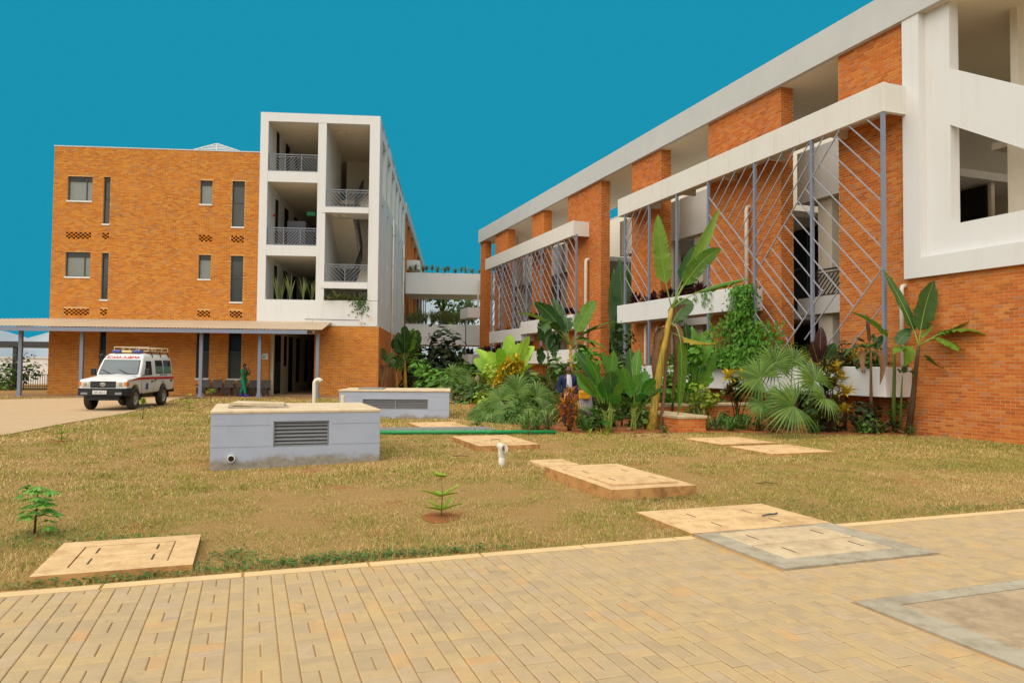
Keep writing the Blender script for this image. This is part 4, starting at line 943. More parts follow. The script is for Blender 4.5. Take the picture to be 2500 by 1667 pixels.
m=MB(); m.box(2.1,2.3,-.6,.6,.38,.54); m.box(-2.3,2.1,-.45,.45,.36,.6); m.box(-1.6,-1.38,-.7,.7,.36,.48); m.box(1.38,1.6,-.7,.7,.36,.48); m.box(-.6,.9,.5,.78,.42,.54); m.build('chassis',BLK,am)
m=MB(); m.box(-2.82,-2.68,-.85,.85,.52,.68); m.build('rear_bumper',BLK,am)
m=MB(); m.box(2.45,2.475,-.30,.20,.60,.73); pl=m.build('number_plate',M['sill'],am); text('lettering','GR 263 E',.105,plain('plate_ink',S(70,70,110)),pl,(2.477,-.05,.662),(PI/2,0,PI/2))
for s in (-.62,.62): m=MB(); m.box(2.40,2.452,s-.12,s+.12,.58,.66); m.build('fog_lamp',M['louvre'],bp)
for xx in (XF,XR):
    for s in (1,-1):
        y=s*.78; m=MB(); m.lathe([(.26,-.12),(.36,-.125),(.395,-.09),(.40,0),(.395,.09),(.36,.125),(.26,.12),(.24,.06),(.24,-.06),(.26,-.12)],(xx,y,.40),'y',28,cap=False); w_=m.build('wheel',TYRE,am,smooth=False)
        m=MB(); m.lathe([(.25,.10),(.24,.112),(.21,.09),(.17,.06),(.12,.075),(.10,.105),(.06,.115)] if s>0 else [(.06,-.115),(.10,-.105),(.12,-.075),(.17,-.06),(.21,-.09),(.24,-.112),(.25,-.10)],(xx,y,.40),'y',24); rim=m.build('rim',RIMM,w_,smooth=True)
        m=MB(); [m.lathe([(.022,s*.066-.004),(.022,s*.066+.012)],(xx+.165*math.cos(2*PI*k/8),y,.40+.165*math.sin(2*PI*k/8)),'y',8) for k in range(8)]; m.build('rim_holes',BLK,rim,kind='stuff')
# snorkel, wipers, light bar, roof rack
m=MB(); m.tube([(1.35,-.80,1.05),(.95,-.84,1.25),(.52,-.86,1.72),(.48,-.86,1.92)],.045,10); m.lathe([(.06,1.9),(.095,1.94),(.095,2.02),(.06,2.07)],(.48,-.86,0),n=14); m.build('snorkel',BLK,am)
for y in (-.25,.42): m=MB(); m.bar((1.03,y,1.285),(.90,y-.42,1.46),.022); m.bar((1.045,y+.05,1.28),(.9,y-.42,1.462),.014); m.build('wiper',BLK,am)
m=MB(); m.bbox(.02,.27,-.21,.21,2.115,2.20,.03); lb=m.build('light_bar',plain('yellow_lens',S(206,190,120),.3,.5),am)
bl=plain('blue_lens',S(44,66,140),.2,.6)
for y in (-.40,.40): m=MB(); m.bbox(.0,.29,y-.19,y+.19,2.11,2.215,.04); m.build('blue_lamp',bl,lb)
RK=plain('rack_cream',S(206,190,160),.5,.4); rk=MB().box(-2.42,-.22,-.66,.66,2.165,2.18).build('roof_rack',RK,am)
m=MB()
for z in (2.19,2.34): m.tube([(-.2,-.68,z),(-.2,.68,z),(-2.44,.68,z),(-2.44,-.68,z),(-.2,-.68,z)],.017,6)
m.build('rack_rail',RK,rk)
for x,y in [(-.2,y) for y in (-.68,-.3,.3,.68)]+[(-2.44,y) for y in (-.68,0,.68)]+[(x,s*.68) for x in (-.95,-1.7) for s in (1,-1)]: m=MB(); m.tube([(x,y,2.19),(x,y,2.34)],.014,6); m.build('rack_post',RK,rk)
for x in (-.45,-1.4,-2.3):
    for s in (1,-1): m=MB(); m.bar((x,s*.68,2.18),(x,s*.775,1.95),.03,.03); m.build('rack_bracket',BLK,rk)

# ================================================================ PEOPLE
SKIN=plain('dark_skin',S(98,64,48),.5,.35); HAIR=plain('black_hair',S(14,12,12),.8,.2)
def skin_mesh(name,pts,edges,mats,parent,root=0,sub=2):
    me=bpy.data.meshes.new(name); me.from_pydata([p[:3] for p in pts],edges,[]); o=bpy.data.objects.new(name,me); COL.objects.link(o)
    o.modifiers.new('skin','SKIN'); sv=me.skin_vertices[0].data
    for i,p in enumerate(pts): r=p[3]; sv[i].radius=(r if isinstance(r,tuple) else (r,r)); sv[i].use_root=(i==root)
    s_=o.modifiers.new('sub','SUBSURF'); s_.levels=sub; s_.render_levels=sub
    me.materials.append(mats); o.parent=parent; return o
def hand(pts,edges,wrist,d,side_):
    w=pts[wrist]; d=Vector(d).normalized(); sd2=Vector(side_).normalized(); p=Vector(w[:3])
    pts.append((*(p+d*.07),(.026,.016))); palm=len(pts)-1; edges.append((wrist,palm))
    for k,(o,L) in enumerate(((-.03,.06),(-.010,.075),(.010,.07),(.03,.055))):
        a=p+d*.10+sd2*o; b=a+d*L*.6+Vector((0,.01,0)); pts.append((*a,.0095)); pts.append((*b,.0085)); edges.append((palm,len(pts)-2)); edges.append((len(pts)-2,len(pts)-1))
    a=p+d*.06+sd2*.045; pts.append((*a,.0105)); edges.append((palm,len(pts)-1))
def head(parent,c,hair=True,r=(.078,.098,.115),yaw=0):
    m=MB(); m.sphere(c,r,14,12); f=Vector((math.sin(yaw),-math.cos(yaw),0)); sd3=Vector((math.cos(yaw),math.sin(yaw),0)); C_=Vector(c)
    n0=C_+f*.093+Vector((0,0,-.015)); m.sphere(n0,(.016,.02,.022),8,6)
    for k in (-1,1): m.sphere(C_+sd3*(.078*k)+Vector((0,0,-.005)),(.012,.02,.03),8,6)
    m.sphere(C_+f*.07+Vector((0,0,-.085)),(.035,.035,.03),8,6)
    h=m.build('head',SKIN,parent,smooth=True)
    q=MB(); [q.sphere(C_+f*.086+sd3*(.032*k)+Vector((0,0,.018)),(.011,.009,.007),6,5) for k in (-1,1)]; q.build('eyes',M['sill'],h)
    q=MB(); q.sphere(C_+f*.088+Vector((0,0,-.055)),(.024,.01,.007),8,5); q.build('mouth',plain('lips',S(92,50,46)),h)
    if hair: q=MB(); q.sphere(C_+Vector((0,0,.022))-f*.012,(r[0]+.008,r[1]+.003,r[2]-.004),14,12); hh=q.build('hair',HAIR,h,smooth=True)
    return h
# person in green scrubs walking to the right, hand at the ear
P=gnd(595,969); nu=thing('person','person in green scrubs with blue shoe covers walking past the seats, hand to the ear','person',(P.x,P.y,.03),rad(76),)
# local: faces -y
pts=[(0,0,.88,(.14,.10)),(0,.0,1.08,(.13,.10)),(0,-.01,1.28,(.15,.10)),(0,-.01,1.40,(.07,.06)),(0,-.01,1.47,.05),(0,-.03,1.58,.07),
 (-.18,0,1.36,.055),(-.22,-.06,1.12,.042),(-.2,-.24,1.3,.034),(-.12,-.13,1.50,.026),
 (.18,0,1.36,.055),(.2,-.08,1.1,.042),(.16,-.26,1.2,.034),(.1,-.2,1.40,.026),
 (-.09,0,.82,.085),(-.09,-.10,.46,.06),(-.09,-.16,.08,.042),(-.09,-.28,.04,.035),
 (.09,0,.82,.085),(.09,.10,.46,.06),(.09,.26,.12,.042),(.09,.22,.04,.035)]
ed=[(0,1),(1,2),(2,3),(3,4),(4,5),(2,6),(6,7),(7,8),(8,9),(2,10),(10,11),(11,12),(12,13),(0,14),(14,15),(15,16),(16,17),(0,18),(18,19),(19,20),(20,21)]
hand(pts,ed,9,(.1,.3,.9),(0,1,.2)); hand(pts,ed,13,(-.3,.3,.9),(0,1,.2))
body=skin_mesh('body',pts,ed,SKIN,nu); head(nu,(0,-.04,1.55)); 
GR=plain('scrub_green',S(22,120,72),.8,.2); GR2=plain('scrub_teal',S(28,124,96),.8,.2)
skin_mesh('scrub_top',[(0,.0,.80,(.185,.125)),(0,0,1.05,(.165,.125)),(0,-.005,1.28,(.17,.12)),(0,-.005,1.39,(.10,.08)),(-.19,0,1.35,.075),(-.225,-.05,1.16,.07),(.19,0,1.35,.075),(.215,-.07,1.14,.07)],[(0,1),(1,2),(2,3),(2,4),(4,5),(2,6),(6,7)],GR,nu)
skin_mesh('scrub_trousers',[(0,0,.86,(.15,.11)),(-.09,0,.80,.105),(-.09,-.10,.46,.085),(-.09,-.15,.12,.075),(.09,0,.80,.105),(.09,.10,.46,.085),(.09,.25,.16,.075)],[(0,1),(1,2),(2,3),(0,4),(4,5),(5,6)],GR2,nu)
BLS=plain('shoe_cover_blue',S(40,60,170),.6,.3)
for x,y,z in ((-.09,-.22,.05),(.09,.24,.08)): q=MB(); q.sphere((x,y,z),(.055,.145,.055),10,8); q.build('shoe_cover',BLS,nu,smooth=True)
q=MB(); q.sphere((0,-.135,1.52),(.05,.02,.045),8,6); q.build('face_mask',M['sill'],nu)
# man in the blue jacket
P=pix(1387,900,20.9); mn=thing('person','smiling man in navy jacket and pale shirt standing behind the striped plants','person',(P.x,P.y,.012),rad(12))
pts=[(0,0,.92,(.15,.105)),(0,0,1.12,(.15,.11)),(0,0,1.33,(.17,.11)),(0,0,1.44,(.075,.065)),(0,0,1.5,.056),(0,-.015,1.6,.07),
 (-.2,0,1.40,.058),(-.27,.03,1.12,.044),(-.22,-.08,.90,.034),(.2,0,1.40,.058),(.27,.03,1.12,.044),(.22,-.06,.88,.034),
 (-.1,0,.86,.09),(-.1,-.01,.48,.062),(-.1,0,.08,.045),(-.11,-.13,.035,.038),(.1,0,.86,.09),(.1,-.01,.48,.062),(.1,0,.08,.045),(.11,-.13,.035,.038)]
ed=[(0,1),(1,2),(2,3),(3,4),(4,5),(2,6),(6,7),(7,8),(2,9),(9,10),(10,11),(0,12),(12,13),(13,14),(14,15),(0,16),(16,17),(17,18),(18,19)]
hand(pts,ed,8,(.1,-.1,-1),(0,1,0)); hand(pts,ed,11,(-.1,-.1,-1),(0,1,0))
skin_mesh('body',pts,ed,SKIN,mn); head(mn,(0,-.02,1.605),hair=False); q=MB(); q.sphere((0,0,1.635),(.081,.096,.098),12,10); q.build('hair',HAIR,mn,smooth=True)
q=MB(); q.sphere((0,-.045,1.615),(.074,.078,.10),12,10); q.build('face',SKIN,mn,smooth=True)
NV=plain('navy_cloth',S(32,42,76),.8,.2); SH=plain('pale_shirt',S(190,186,198),.8,.2)
skin_mesh('jacket',[(0,.015,.86,(.19,.125)),(0,.015,1.12,(.185,.13)),(0,.015,1.32,(.195,.13)),(0,.03,1.44,(.10,.075)),(-.215,.0,1.38,.08),(-.28,.03,1.12,.068),(-.225,-.07,.93,.058),(.215,.0,1.38,.08),(.28,.03,1.12,.068),(.225,-.05,.91,.058)],[(0,1),(1,2),(2,3),(2,4),(4,5),(5,6),(2,7),(7,8),(8,9)],NV,mn)
q=MB(); vs=[]
for z,w,y in ((.9,.075,-.118),(1.1,.085,-.128),(1.3,.075,-.128),(1.42,.06,-.09),(1.475,.05,-.07)):
    for x in (-1,-.5,0,.5,1): vs.append((x*w,y-.02*(1-x*x),z))
q.add(vs,[(i*5+j,i*5+j+1,(i+1)*5+j+1,(i+1)*5+j) for i in range(4) for j in range(4)]); q.add([(x,y+.1,z) for x,y,z in vs],[(i*5+j,(i+1)*5+j,(i+1)*5+j+1,i*5+j+1) for i in range(4) for j in range(4)]); q.build('shirt',SH,mn,smooth=True)
skin_mesh('trousers',[(0,0,.92,(.155,.115)),(-.1,0,.84,.11),(-.1,-.01,.48,.085),(-.1,0,.08,.075),(.1,0,.84,.11),(.1,-.01,.48,.085),(.1,0,.08,.075)],[(0,1),(1,2),(2,3),(0,4),(4,5),(5,6)],NV,mn)
# person mostly hidden by leaves, with a yellow bag
P=pix(1430,940,20.7); wm=thing('person','person in a grey striped skirt mostly hidden by leaves beside the man in the jacket','person',(P.x,P.y,.012),rad(20))
pts=[(0,0,.88,(.15,.11)),(0,0,1.08,(.125,.1)),(0,0,1.28,(.15,.1)),(0,0,1.40,(.065,.06)),(0,0,1.46,.05),(0,-.01,1.55,.065),(-.18,0,1.35,.05),(-.24,-.02,1.08,.04),(-.16,-.16,.98,.03),(.18,0,1.35,.05),(.24,0,1.08,.04),(.22,-.08,.86,.03),(-.09,0,.8,.085),(-.09,0,.45,.06),(-.09,0,.07,.042),(-.09,-.12,.035,.035),(.09,0,.8,.085),(.09,0,.45,.06),(.09,0,.07,.042),(.09,-.12,.035,.035)]
hand(pts,ed2:=[(0,1),(1,2),(2,3),(3,4),(4,5),(2,6),(6,7),(7,8),(2,9),(9,10),(10,11),(0,12),(12,13),(13,14),(14,15),(0,16),(16,17),(17,18),(18,19)],8,(.6,-.6,-.2),(0,0,1)); hand(pts,ed2,11,(0,-.1,-1),(0,1,0))
skin_mesh('body',pts,ed2,SKIN,wm); head(wm,(0,-.02,1.55))
BW=plain('dark_blouse',S(60,52,52),.8,.2); skin_mesh('blouse',[(0,0,.9,(.165,.12)),(0,0,1.08,(.145,.115)),(0,0,1.28,(.165,.115)),(0,0,1.38,(.09,.08)),(-.19,0,1.33,.07),(-.245,-.02,1.1,.055),(.19,0,1.33,.07),(.245,0,1.1,.055)],[(0,1),(1,2),(2,3),(2,4),(4,5),(2,6),(6,7)],BW,wm)
t=NT('striped_skirt'); wv=t.new('ShaderNodeTexWave'); wv.inputs['Scale'].default_value=9; wv.inputs['Distortion'].default_value=1.5; t.link(t.coord('Object'),wv.inputs['Vector']); sk=t.done(t.mix(wv.outputs['Fac'],S(120,114,116),S(176,170,172)),.8,.2)
q=MB(); q.lathe([(.24,.30),(.21,.6),(.17,.86),(.14,.98)],(0,0,0),n=18); q.build('skirt',sk,wm,smooth=True)
yb=thing('handbag','mustard yellow handbag held in front of the striped skirt','handbag',(P.x-.06,P.y-.26,.80),rad(8)); YB=plain('mustard_leather',S(206,140,14),.5,.4)
q=MB(); q.bbox(-.16,.16,-.06,.06,0,.24,.025); q.build('bag',YB,yb); q=MB(); q.tube([(-.08,0,.23),(-.07,0,.33),(.07,0,.33),(.08,0,.23)],.01,6); q.build('handle',YB,yb); q=MB(); q.box(-.15,.15,-.064,-.058,.15,.158); q.build('flap_seam',plain('bag_seam',S(150,96,10)),yb)
# ================================================================ VEGETATION
def G3(*a): return [(i/(len(a)-1),S(*c)) for i,c in enumerate(a)]
V={}
V['banana']=leaf_mat('banana_leaf',G3((72,112,38),(104,143,44),(139,168,61)),.3,.42,2.5)
V['bananad']=leaf_mat('dark_banana_leaf',G3((39,69,34),(58,94,40),(77,110,52)),.2,.42,2.5)
V['strel']=leaf_mat('bird_of_paradise_leaf',G3((51,103,36),(81,139,40),(121,170,59),(70,116,42)),.3,.4,2)
V['strelb']=leaf_mat('seedling_green',G3((81,134,46),(111,168,59),(151,197,88)),.3,.45,4)
V['lime']=leaf_mat('lime_leaf',G3((130,179,42),(169,206,59),(204,228,101)),.35,.4,2)
V['palm']=leaf_mat('fan_palm_leaf',G3((66,98,38),(92,124,46),(124,150,66)),.25,.4,3)
V['red']=leaf_mat('striped_red_leaf',G3((150,64,30),(206,120,44),(220,164,60),(140,140,44),(200,100,60)),.2,.45,8)
V['yellow']=leaf_mat('croton_yellow_leaf',G3((168,156,30),(216,182,30),(230,196,44),(190,170,60)),.25,.4,6)
V['crot']=leaf_mat('croton_dark_leaf',G3((44,50,24),(66,62,28),(140,110,30),(84,76,30)),.2,.4,6)
V['purple']=leaf_mat('purple_cordyline_leaf',G3((46,22,26),(66,30,34),(86,44,42)),.15,.4,5)
V['grass']=leaf_mat('lily_leaf',G3((51,94,32),(81,125,42),(116,152,59)),.2,.45,4)
V['bush']=leaf_mat('bush_leaf',G3((39,69,27),(65,103,34),(102,139,46)),.25,.5,3)
V['bush2']=leaf_mat('undergrowth_leaf',G3((48,80,30),(84,116,40),(124,148,56)),.25,.5,3)
V['clover']=leaf_mat('clover_leaf',G3((46,84,34),(74,116,40),(110,140,54)),.2,.5,3)
EXC0=[(-1.56,-.39,6.54,7.69),(4.35,5.63,8.31,10.57),(4.23,6.01,5,7.51)]
V['vine']=leaf_mat('vine_leaf',G3((60,114,27),(90,148,34),(121,168,46)),.3,.45,4)
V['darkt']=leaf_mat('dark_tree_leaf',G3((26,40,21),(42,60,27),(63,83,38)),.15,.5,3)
V['dry']=leaf_mat('dead_leaf',G3((96,66,44),(132,96,64),(160,126,90)),.15,.7,4)
V['edge']=leaf_mat('yellowing_leaf',G3((120,132,40),(168,140,36),(186,120,30)),.25,.5,4)
V['seed']=leaf_mat('seedling_leaf',G3((121,157,34),(153,179,46),(186,197,74)),.3,.5,6)
V['reed']=leaf_mat('reed_leaf',G3((86,108,58),(120,132,76),(150,150,96)),.2,.5,4)
M['stem']=plain('yellow_green_stem',S(150,128,52),.6,.3,var=.3,scale=5); t=NT('banana_trunk'); M['trunk']=t.done(t.mix(t.ramp(t.noise(3,detail=6,stretch=(6,6,.6)),[(.35,(0,0,0)),(.65,(1,1,1))]),S(116,108,38),S(190,148,52)),.6,.3); M['bark']=plain('brown_bark',S(92,72,54),.9,.1,var=.35,scale=9)
M['gstem']=plain('green_stem',S(84,104,44),.55,.3,var=.25,scale=6); M['mid']=plain('leaf_midrib',S(132,154,66),.5,.3); M['dstem']=plain('dry_stem',S(128,98,72),.9,.1,var=.3,scale=8)
def leaf(parent, p0, tip, sag, width, mat, petiole=.22, fold=.25, seed=None, n=16, tear=.3, name='leaf', twist=0, mid=True, bulge=.5, lift=None):
    """broad blade along a curve from p0 to tip; sag lifts the middle of the curve"""
    r=random.Random(seed if seed is not None else random.random()); p0,tip=Vector(p0),Vector(tip)
    c=(p0+tip)/2+Vector((0,0,sag)) if lift is None else Vector(lift)
    cur=lambda t:(1-t)**2*p0+2*t*(1-t)*c+t*t*tip
    mb=MB(); mr=MB(); prevs=[None,None]; q5=cur(petiole+.02); ch=(tip-q5).normalized(); steep=abs(ch.z)>.62; XR_=Vector((1,r.uniform(-1.3,1.3)*(1 if petiole>.45 else .6),0)); width=width*1.15
    ts=[petiole+(1-petiole)*i/n for i in range(n+1)]
    def frame(t):
        d=(cur(min(t+.02,1))-cur(max(t-.02,0))).normalized()
        if steep: a=(XR_-d*XR_.dot(d)).normalized(); u=a.cross(d).normalized()
        else:
            a=d.cross(Vector((0,0,1))); a=Vector((1,0,0)) if a.length<.15 else a.normalized(); u=a.cross(d).normalized()
            if u.z<0 and abs(u.z)>.3: a=-a; u=-u
        if twist: R=Matrix.Rotation(twist,3,d); a=R@a; u=R@u
        return d,a,u
    def wd(s): return width/2*(min(1,(s/.12))**.6)*(1-max(0,(s-.38)/.62)**2.1)**.9 if bulge==.5 else width/2*math.sin(PI*min(1,.06+.94*s))**bulge
    for sd_ in (-1,1):
        i=0; off=0
        while i<n:
            j=i+1
            torn=r.random()<tear
            s0=(ts[i]-petiole)/(1-petiole); s1=(ts[j]-petiole)/(1-petiole)
            pts=[]
            for (t,s,k) in ((ts[i],s0,0),(ts[j],s1,1)):
                d,a,u=frame(t); f=fold+r.uniform(-.1,.1)
                w=wd(s)*(1+r.uniform(-.04,.04)); q=cur(t)
                sh=d*((-.06 if k==1 else .03)*width*(1 if torn else 0))
                m1=q+(a*sd_*math.cos(f*.5)+u*math.sin(f*.5))*w*.5
                e=q+a*sd_*w*math.cos(f)+u*w*math.sin(f)*(.65)+d*w*.25+sh+(u*r.uniform(-.05,.02)*w*4 if torn else Vector())
                pts.append((q,m1,e))
            (q0,m0,e0),(q1,m1,e1)=pts
            if prevs[0] is not None and not torn and i>0: e0=prevs[0]; m0=prevs[1]
            prevs=[e1,m1]
            mb.add([q0,m0,m1,q1],[(0,1,2,3)] if sd_>0 else [(3,2,1,0)]); mb.add([m0,e0,e1,m1],[(0,1,2,3)] if sd_>0 else [(3,2,1,0)])
            i=j
        prevs=[None,None]
    o=mb.build(name,mat,parent)
    # weld so that one blade is one island with one colour
    import bmesh
    bm=bmesh.new(); bm.from_mesh(o.data); bmesh.ops.remove_doubles(bm,verts=bm.verts,dist=.0005); bm.to_mesh(o.data); bm.free(); o.data.polygons.foreach_set('use_smooth',[True]*len(o.data.polygons))
    if mid:
        k=9; path=[cur(i/k) for i in range(k+1)]; L=(tip-p0).length
        rr=[max(.003,.013*min(1.5,L/1.6)*(1-.8*i/k)) for i in range(k+1)]
        if petiole>.03: mr.tube(path,rr,5)
        else: mr.tube(path,[x*.6 for x in rr],5)
        mr.build('midrib',M['mid'] if mat is not V['dry'] else M['dstem'],o,smooth=True)
    return o
def stalk(parent,path,r,mat,name='stem',n=9): m=MB(); m.tube(path,r,n); return m.build(name,mat,parent,smooth=True)
def straps(mb, c, n, L, w, el=(20,80), droop=.5, rnd=None, jitter=.03, seg=4):
    r=rnd or random
    for i in range(n):
        az=r.uniform(0,2*PI); e=rad(r.uniform(*el)); l=L*r.uniform(.7,1.15); ww=w*r.uniform(.8,1.2); p=Vector(c)+Vector((r.uniform(-jitter,jitter),r.uniform(-jitter,jitter),r.uniform(-jitter,jitter)))
        h=Vector((math.cos(az),math.sin(az),0)); sd_=Vector((-h.y,h.x,0)); vs=[]
        for k in range(seg+1):
            s=k/seg; ee=e-droop*s*s*1.6; q=p
            wk=ww/2*(math.sin(PI*(.12+.86*s))**.7 if s<1 else .02)
            vs+= [q-sd_*wk+Vector((0,0,wk*.35)),q,q+sd_*wk+Vector((0,0,wk*.35))]
            p=p+(h*math.cos(ee)+Vector((0,0,math.sin(ee))))*(l/seg)
        mb.add(vs,[f for k in range(seg) for f in ((3*k,3*k+1,3*k+4,3*k+3),(3*k+1,3*k+2,3*k+5,3*k+4))])
def fan(parent, base, hub, face, R, n=26, spread=300, mat=None, name='fan_leaf', droop=.18, seed=0):
    r=random.Random(seed); hub=Vector(hub); f=Vector(face).normalized(); base=Vector(base)
    o=stalk(parent,[base,base.lerp(hub,.5)+Vector((0,0,.06)),hub],[.016,.013,.010],M['gstem'],'petiole',6)
    up=(hub-base).normalized(); up=(up-f*up.dot(f)).normalized(); sd_=f.cross(up).normalized(); mb=MB()
    for i in range(n):
        a=rad(-spread/2+spread*i/(n-1)); d=up*math.cos(a)+sd_*math.sin(a); t=f.cross(d).normalized(); l=R*r.uniform(.88,1.05)*(1-.18*abs(a)/PI)
        w=2*math.sin(rad(spread/(n-1))/2)*l*.55*.54; vs=[]
        for s,wk in ((0.02,.04),(.3,.55),(.5,.82),(.74,.36),(1,.02)):
            q=hub+d*l*s+f*(l*(.10*math.sin(PI*s)))+Vector((0,0,-droop*l*max(0,s-.45)**1.5*2.2)); ridge=f*(w*.30*wk)
            vs+= [q-t*w*wk-ridge,q+ridge,q+t*w*wk-ridge]
        mb.add(vs,[g for k in range(4) for g in ((3*k,3*k+1,3*k+4,3*k+3),(3*k+1,3*k+2,3*k+5,3*k+4))])
    return mb.build(name,mat or V['palm'],parent)
def clump(mb, c, R, n, size, r=None, shell=.35, aspect=.5):
    """leaf-sized faces through an uneven crown"""
    r=r or random; R=R if isinstance(R,tuple) else (R,R,R); c=Vector(c)
    k=max(4,n//60); cs=[Vector((r.gauss(0,.45)*R[0],r.gauss(0,.45)*R[1],r.gauss(0,.45)*R[2])) for _ in range(k)]
    for i in range(n):
        b=cs[i%k]; d=Vector((r.gauss(0,1),r.gauss(0,1),r.gauss(0,1))).normalized(); rr=r.uniform(shell,1)**.6*.48
        p=c+b+Vector((d.x*R[0],d.y*R[1],d.z*R[2]))*rr; s=size*r.uniform(.6,1.3)
        a=Vector((r.gauss(0,1),r.gauss(0,1),r.gauss(0,.5))).normalized(); q=(d+Vector((0,0,.6))).normalized(); t=a.cross(q)
        if t.length<.1: continue
        t.normalize(); a=q.cross(t).normalized()
        mb.add([p-a*s,p-a*s*.1+t*s*aspect+q*s*.1,p+a*s,p-a*s*.1-t*s*aspect+q*s*.1],[(0,1,2,3)])

# ---- tall banana beside the bench
D=20.2; b=gnd(1588,1050); cr=pix(1640,752,D)
tb=thingW('banana_plant','tallest banana plant with yellow trunk and dead leaf skirts beside the square brick bench end','plant',b)
stalk(tb,[b+Vector((0,0,-.05)),pix(1596,1000,D),pix(1606,930,D),pix(1618,860,D),pix(1630,800,D),cr],[.135,.12,.105,.095,.08,.05],M['trunk'],'trunk',12)
stalk(tb,[b+Vector((.28,.1,0)),pix(1622,950,D+.15),pix(1626,870,D+.1),pix(1633,800,D+.05)],[.05,.05,.045,.03],M['dstem'],'dead_sheath',7)
leaf(tb,cr,pix(1606,523,D-.3),.0,.46,V['banana'],.28,.5,11,lift=pix(1612,650,D-.2))
leaf(tb,cr,pix(1757,508,D-.5),.0,.32,V['banana'],.35,.6,12,lift=pix(1690,650,D-.3))
leaf(tb,cr,pix(1761,607,D-.7),.0,.40,V['banana'],.25,.3,13,lift=pix(1700,630,D-.4))
leaf(tb,cr,pix(1722,590,D+.5),.0,.42,V['bananad'],.3,.4,112,lift=pix(1675,640,D+.3))
leaf(tb,cr,pix(1832,680,D-.6),.0,.50,V['banana'],.38,-.5,14,lift=pix(1720,690,D-.3))
leaf(tb,pix(1634,790,D),pix(1655,1015,D-.5),0,.36,V['banana'],.45,-.25,15,tear=.3,lift=pix(1680,780,D-.4),name='yellowing_leaf')
leaf(tb,pix(1636,810,D),pix(1748,838,D-.6),0,.50,V['edge'],.25,-.45,16,lift=pix(1695,838,D-.3))
leaf(tb,pix(1634,800,D),pix(1682,748,D+.3),0,.42,V['dry'],.25,-.3,116,lift=pix(1655,770,D+.2),name='dead_leaf')
leaf(tb,pix(1630,815,D),pix(1690,735,D+.4),0,.5,V['bananad'],.2,.2,17,lift=pix(1660,740,D+.2))
leaf(tb,pix(1634,800,D),pix(1602,965,D+.2),0,.25,V['dry'],.2,-.7,18,tear=.6,lift=pix(1590,800,D),name='dead_leaf')
leaf(tb,pix(1634,790,D),pix(1640,985,D+.3),0,.22,V['dry'],.2,-.8,19,tear=.6,lift=pix(1660,800,D),name='dead_leaf')
for k in range(5): leaf(tb,pix(1632,800,D),pix(1600+14*k,870+10*(k%3),D+.1),0,.16,V['dry'],.1,-.7,20+k,tear=.7,lift=pix(1590+22*k,785,D),name='dead_leaf',mid=False)
# ---- banana cluster at the right brick wall
def banana(label,base,crown,tips,mat,D,r0=.075,group=None,stemmat='gstem',w=.42,fold=.3):
    t=thingW('banana_plant',label,'plant',base,group); c=crown
    stalk(t,[base+Vector((0,0,-.05)),base.lerp(c,.35)+Vector((random.uniform(-.03,.03),0,0)),base.lerp(c,.7),c],[r0,r0*.85,r0*.7,r0*.45],M[stemmat],'stem',9)
    for i,tp in enumerate(tips):
        tip,lf=tp[0],tp[1]; ww=tp[2] if len(tp)>2 else w; mt=tp[3] if len(tp)>3 else mat
        leaf(t,c,tip,0,ww,mt,.22,tp[4] if len(tp)>4 else fold,hash((label,i))%999 if False else i*7+len(label),lift=lf,tear=.35,name='dead_leaf' if mt is V['dry'] else 'leaf')
    return t
D=18.9
b=gnd(2216,1058); banana('banana plant with the tall upright leaf against the right brick wall, rightmost of its cluster',b,pix(2243,845,D-.2),[
 (pix(2280,685,D-.1),pix(2250,760,D-.1),.50,V['bananad'],.2),(pix(2152,653,D+.3),pix(2225,770,D+.1),.26,V['bananad']),(pix(2438,764,D-.8),pix(2320,800,D-.4),.52,V['banana'],.3),
 (pix(2430,826,D-1.2),pix(2345,770,D-.7),.56,V['banana'],-.3),(pix(2342,858,D-1.0),pix(2300,800,D-.5),.54,V['banana'],-.3),(pix(2300,792,D-.2),pix(2260,800,D),.24),(pix(2311,900,D-.3),pix(2270,895,D),.2,V['bananad'])],V['banana'],D,.085,stemmat='bark')
b=gnd(2184,1057); banana('middle banana plant of the wall cluster, drooping pale leaves and an arching left leaf',b,pix(2183,850,D),[
 (pix(2074,761,D+.1),pix(2150,790,D),.36,V['banana']),(pix(2205,896,D-.5),pix(2230,835,D-.3),.44,V['banana'],-.35),(pix(2180,865,D-.6),pix(2215,840,D-.3),.3),(pix(2225,800,D+.1),pix(2195,830,D),.3,V['bananad'])],V['banana'],D,.06)
b=gnd(2196,1058); banana('slim young banana stem between the two larger ones by the right wall',b,pix(2203,920,D),[(pix(2215,880,D),pix(2205,900,D),.2),(pix(2235,925,D),pix(2220,890,D),.18,V['bananad']),(pix(2185,905,D),pix(2192,895,D),.16)],V['bananad'],D,.035)
b=gnd(2128,1052); banana('withered banana plant with dry curled leaves in front of the lower white planter',b,pix(2126,860,D+.3),[
 (pix(2062,845,D+.3),pix(2095,790,D+.3),.22,V['dry'],-.6),(pix(2110,915,D+.2),pix(2095,850,D+.3),.16,V['dry'],-.6),(pix(2148,940,D+.2),pix(2165,850,D+.2),.2,V['dry'],-.6),(pix(2115,765,D+.3),pix(2120,810,D+.3),.1,V['dry']),(pix(2140,860,D+.3),pix(2150,790,D+.3),.26,V['bananad']),(pix(2143,842,D+.4),pix(2105,835,D+.3),.34,V['banana']),(pix(2060,870,D+.3),pix(2100,830,D+.3),.34,V['bananad'])],V['bananad'],D,.05,stemmat='dstem')
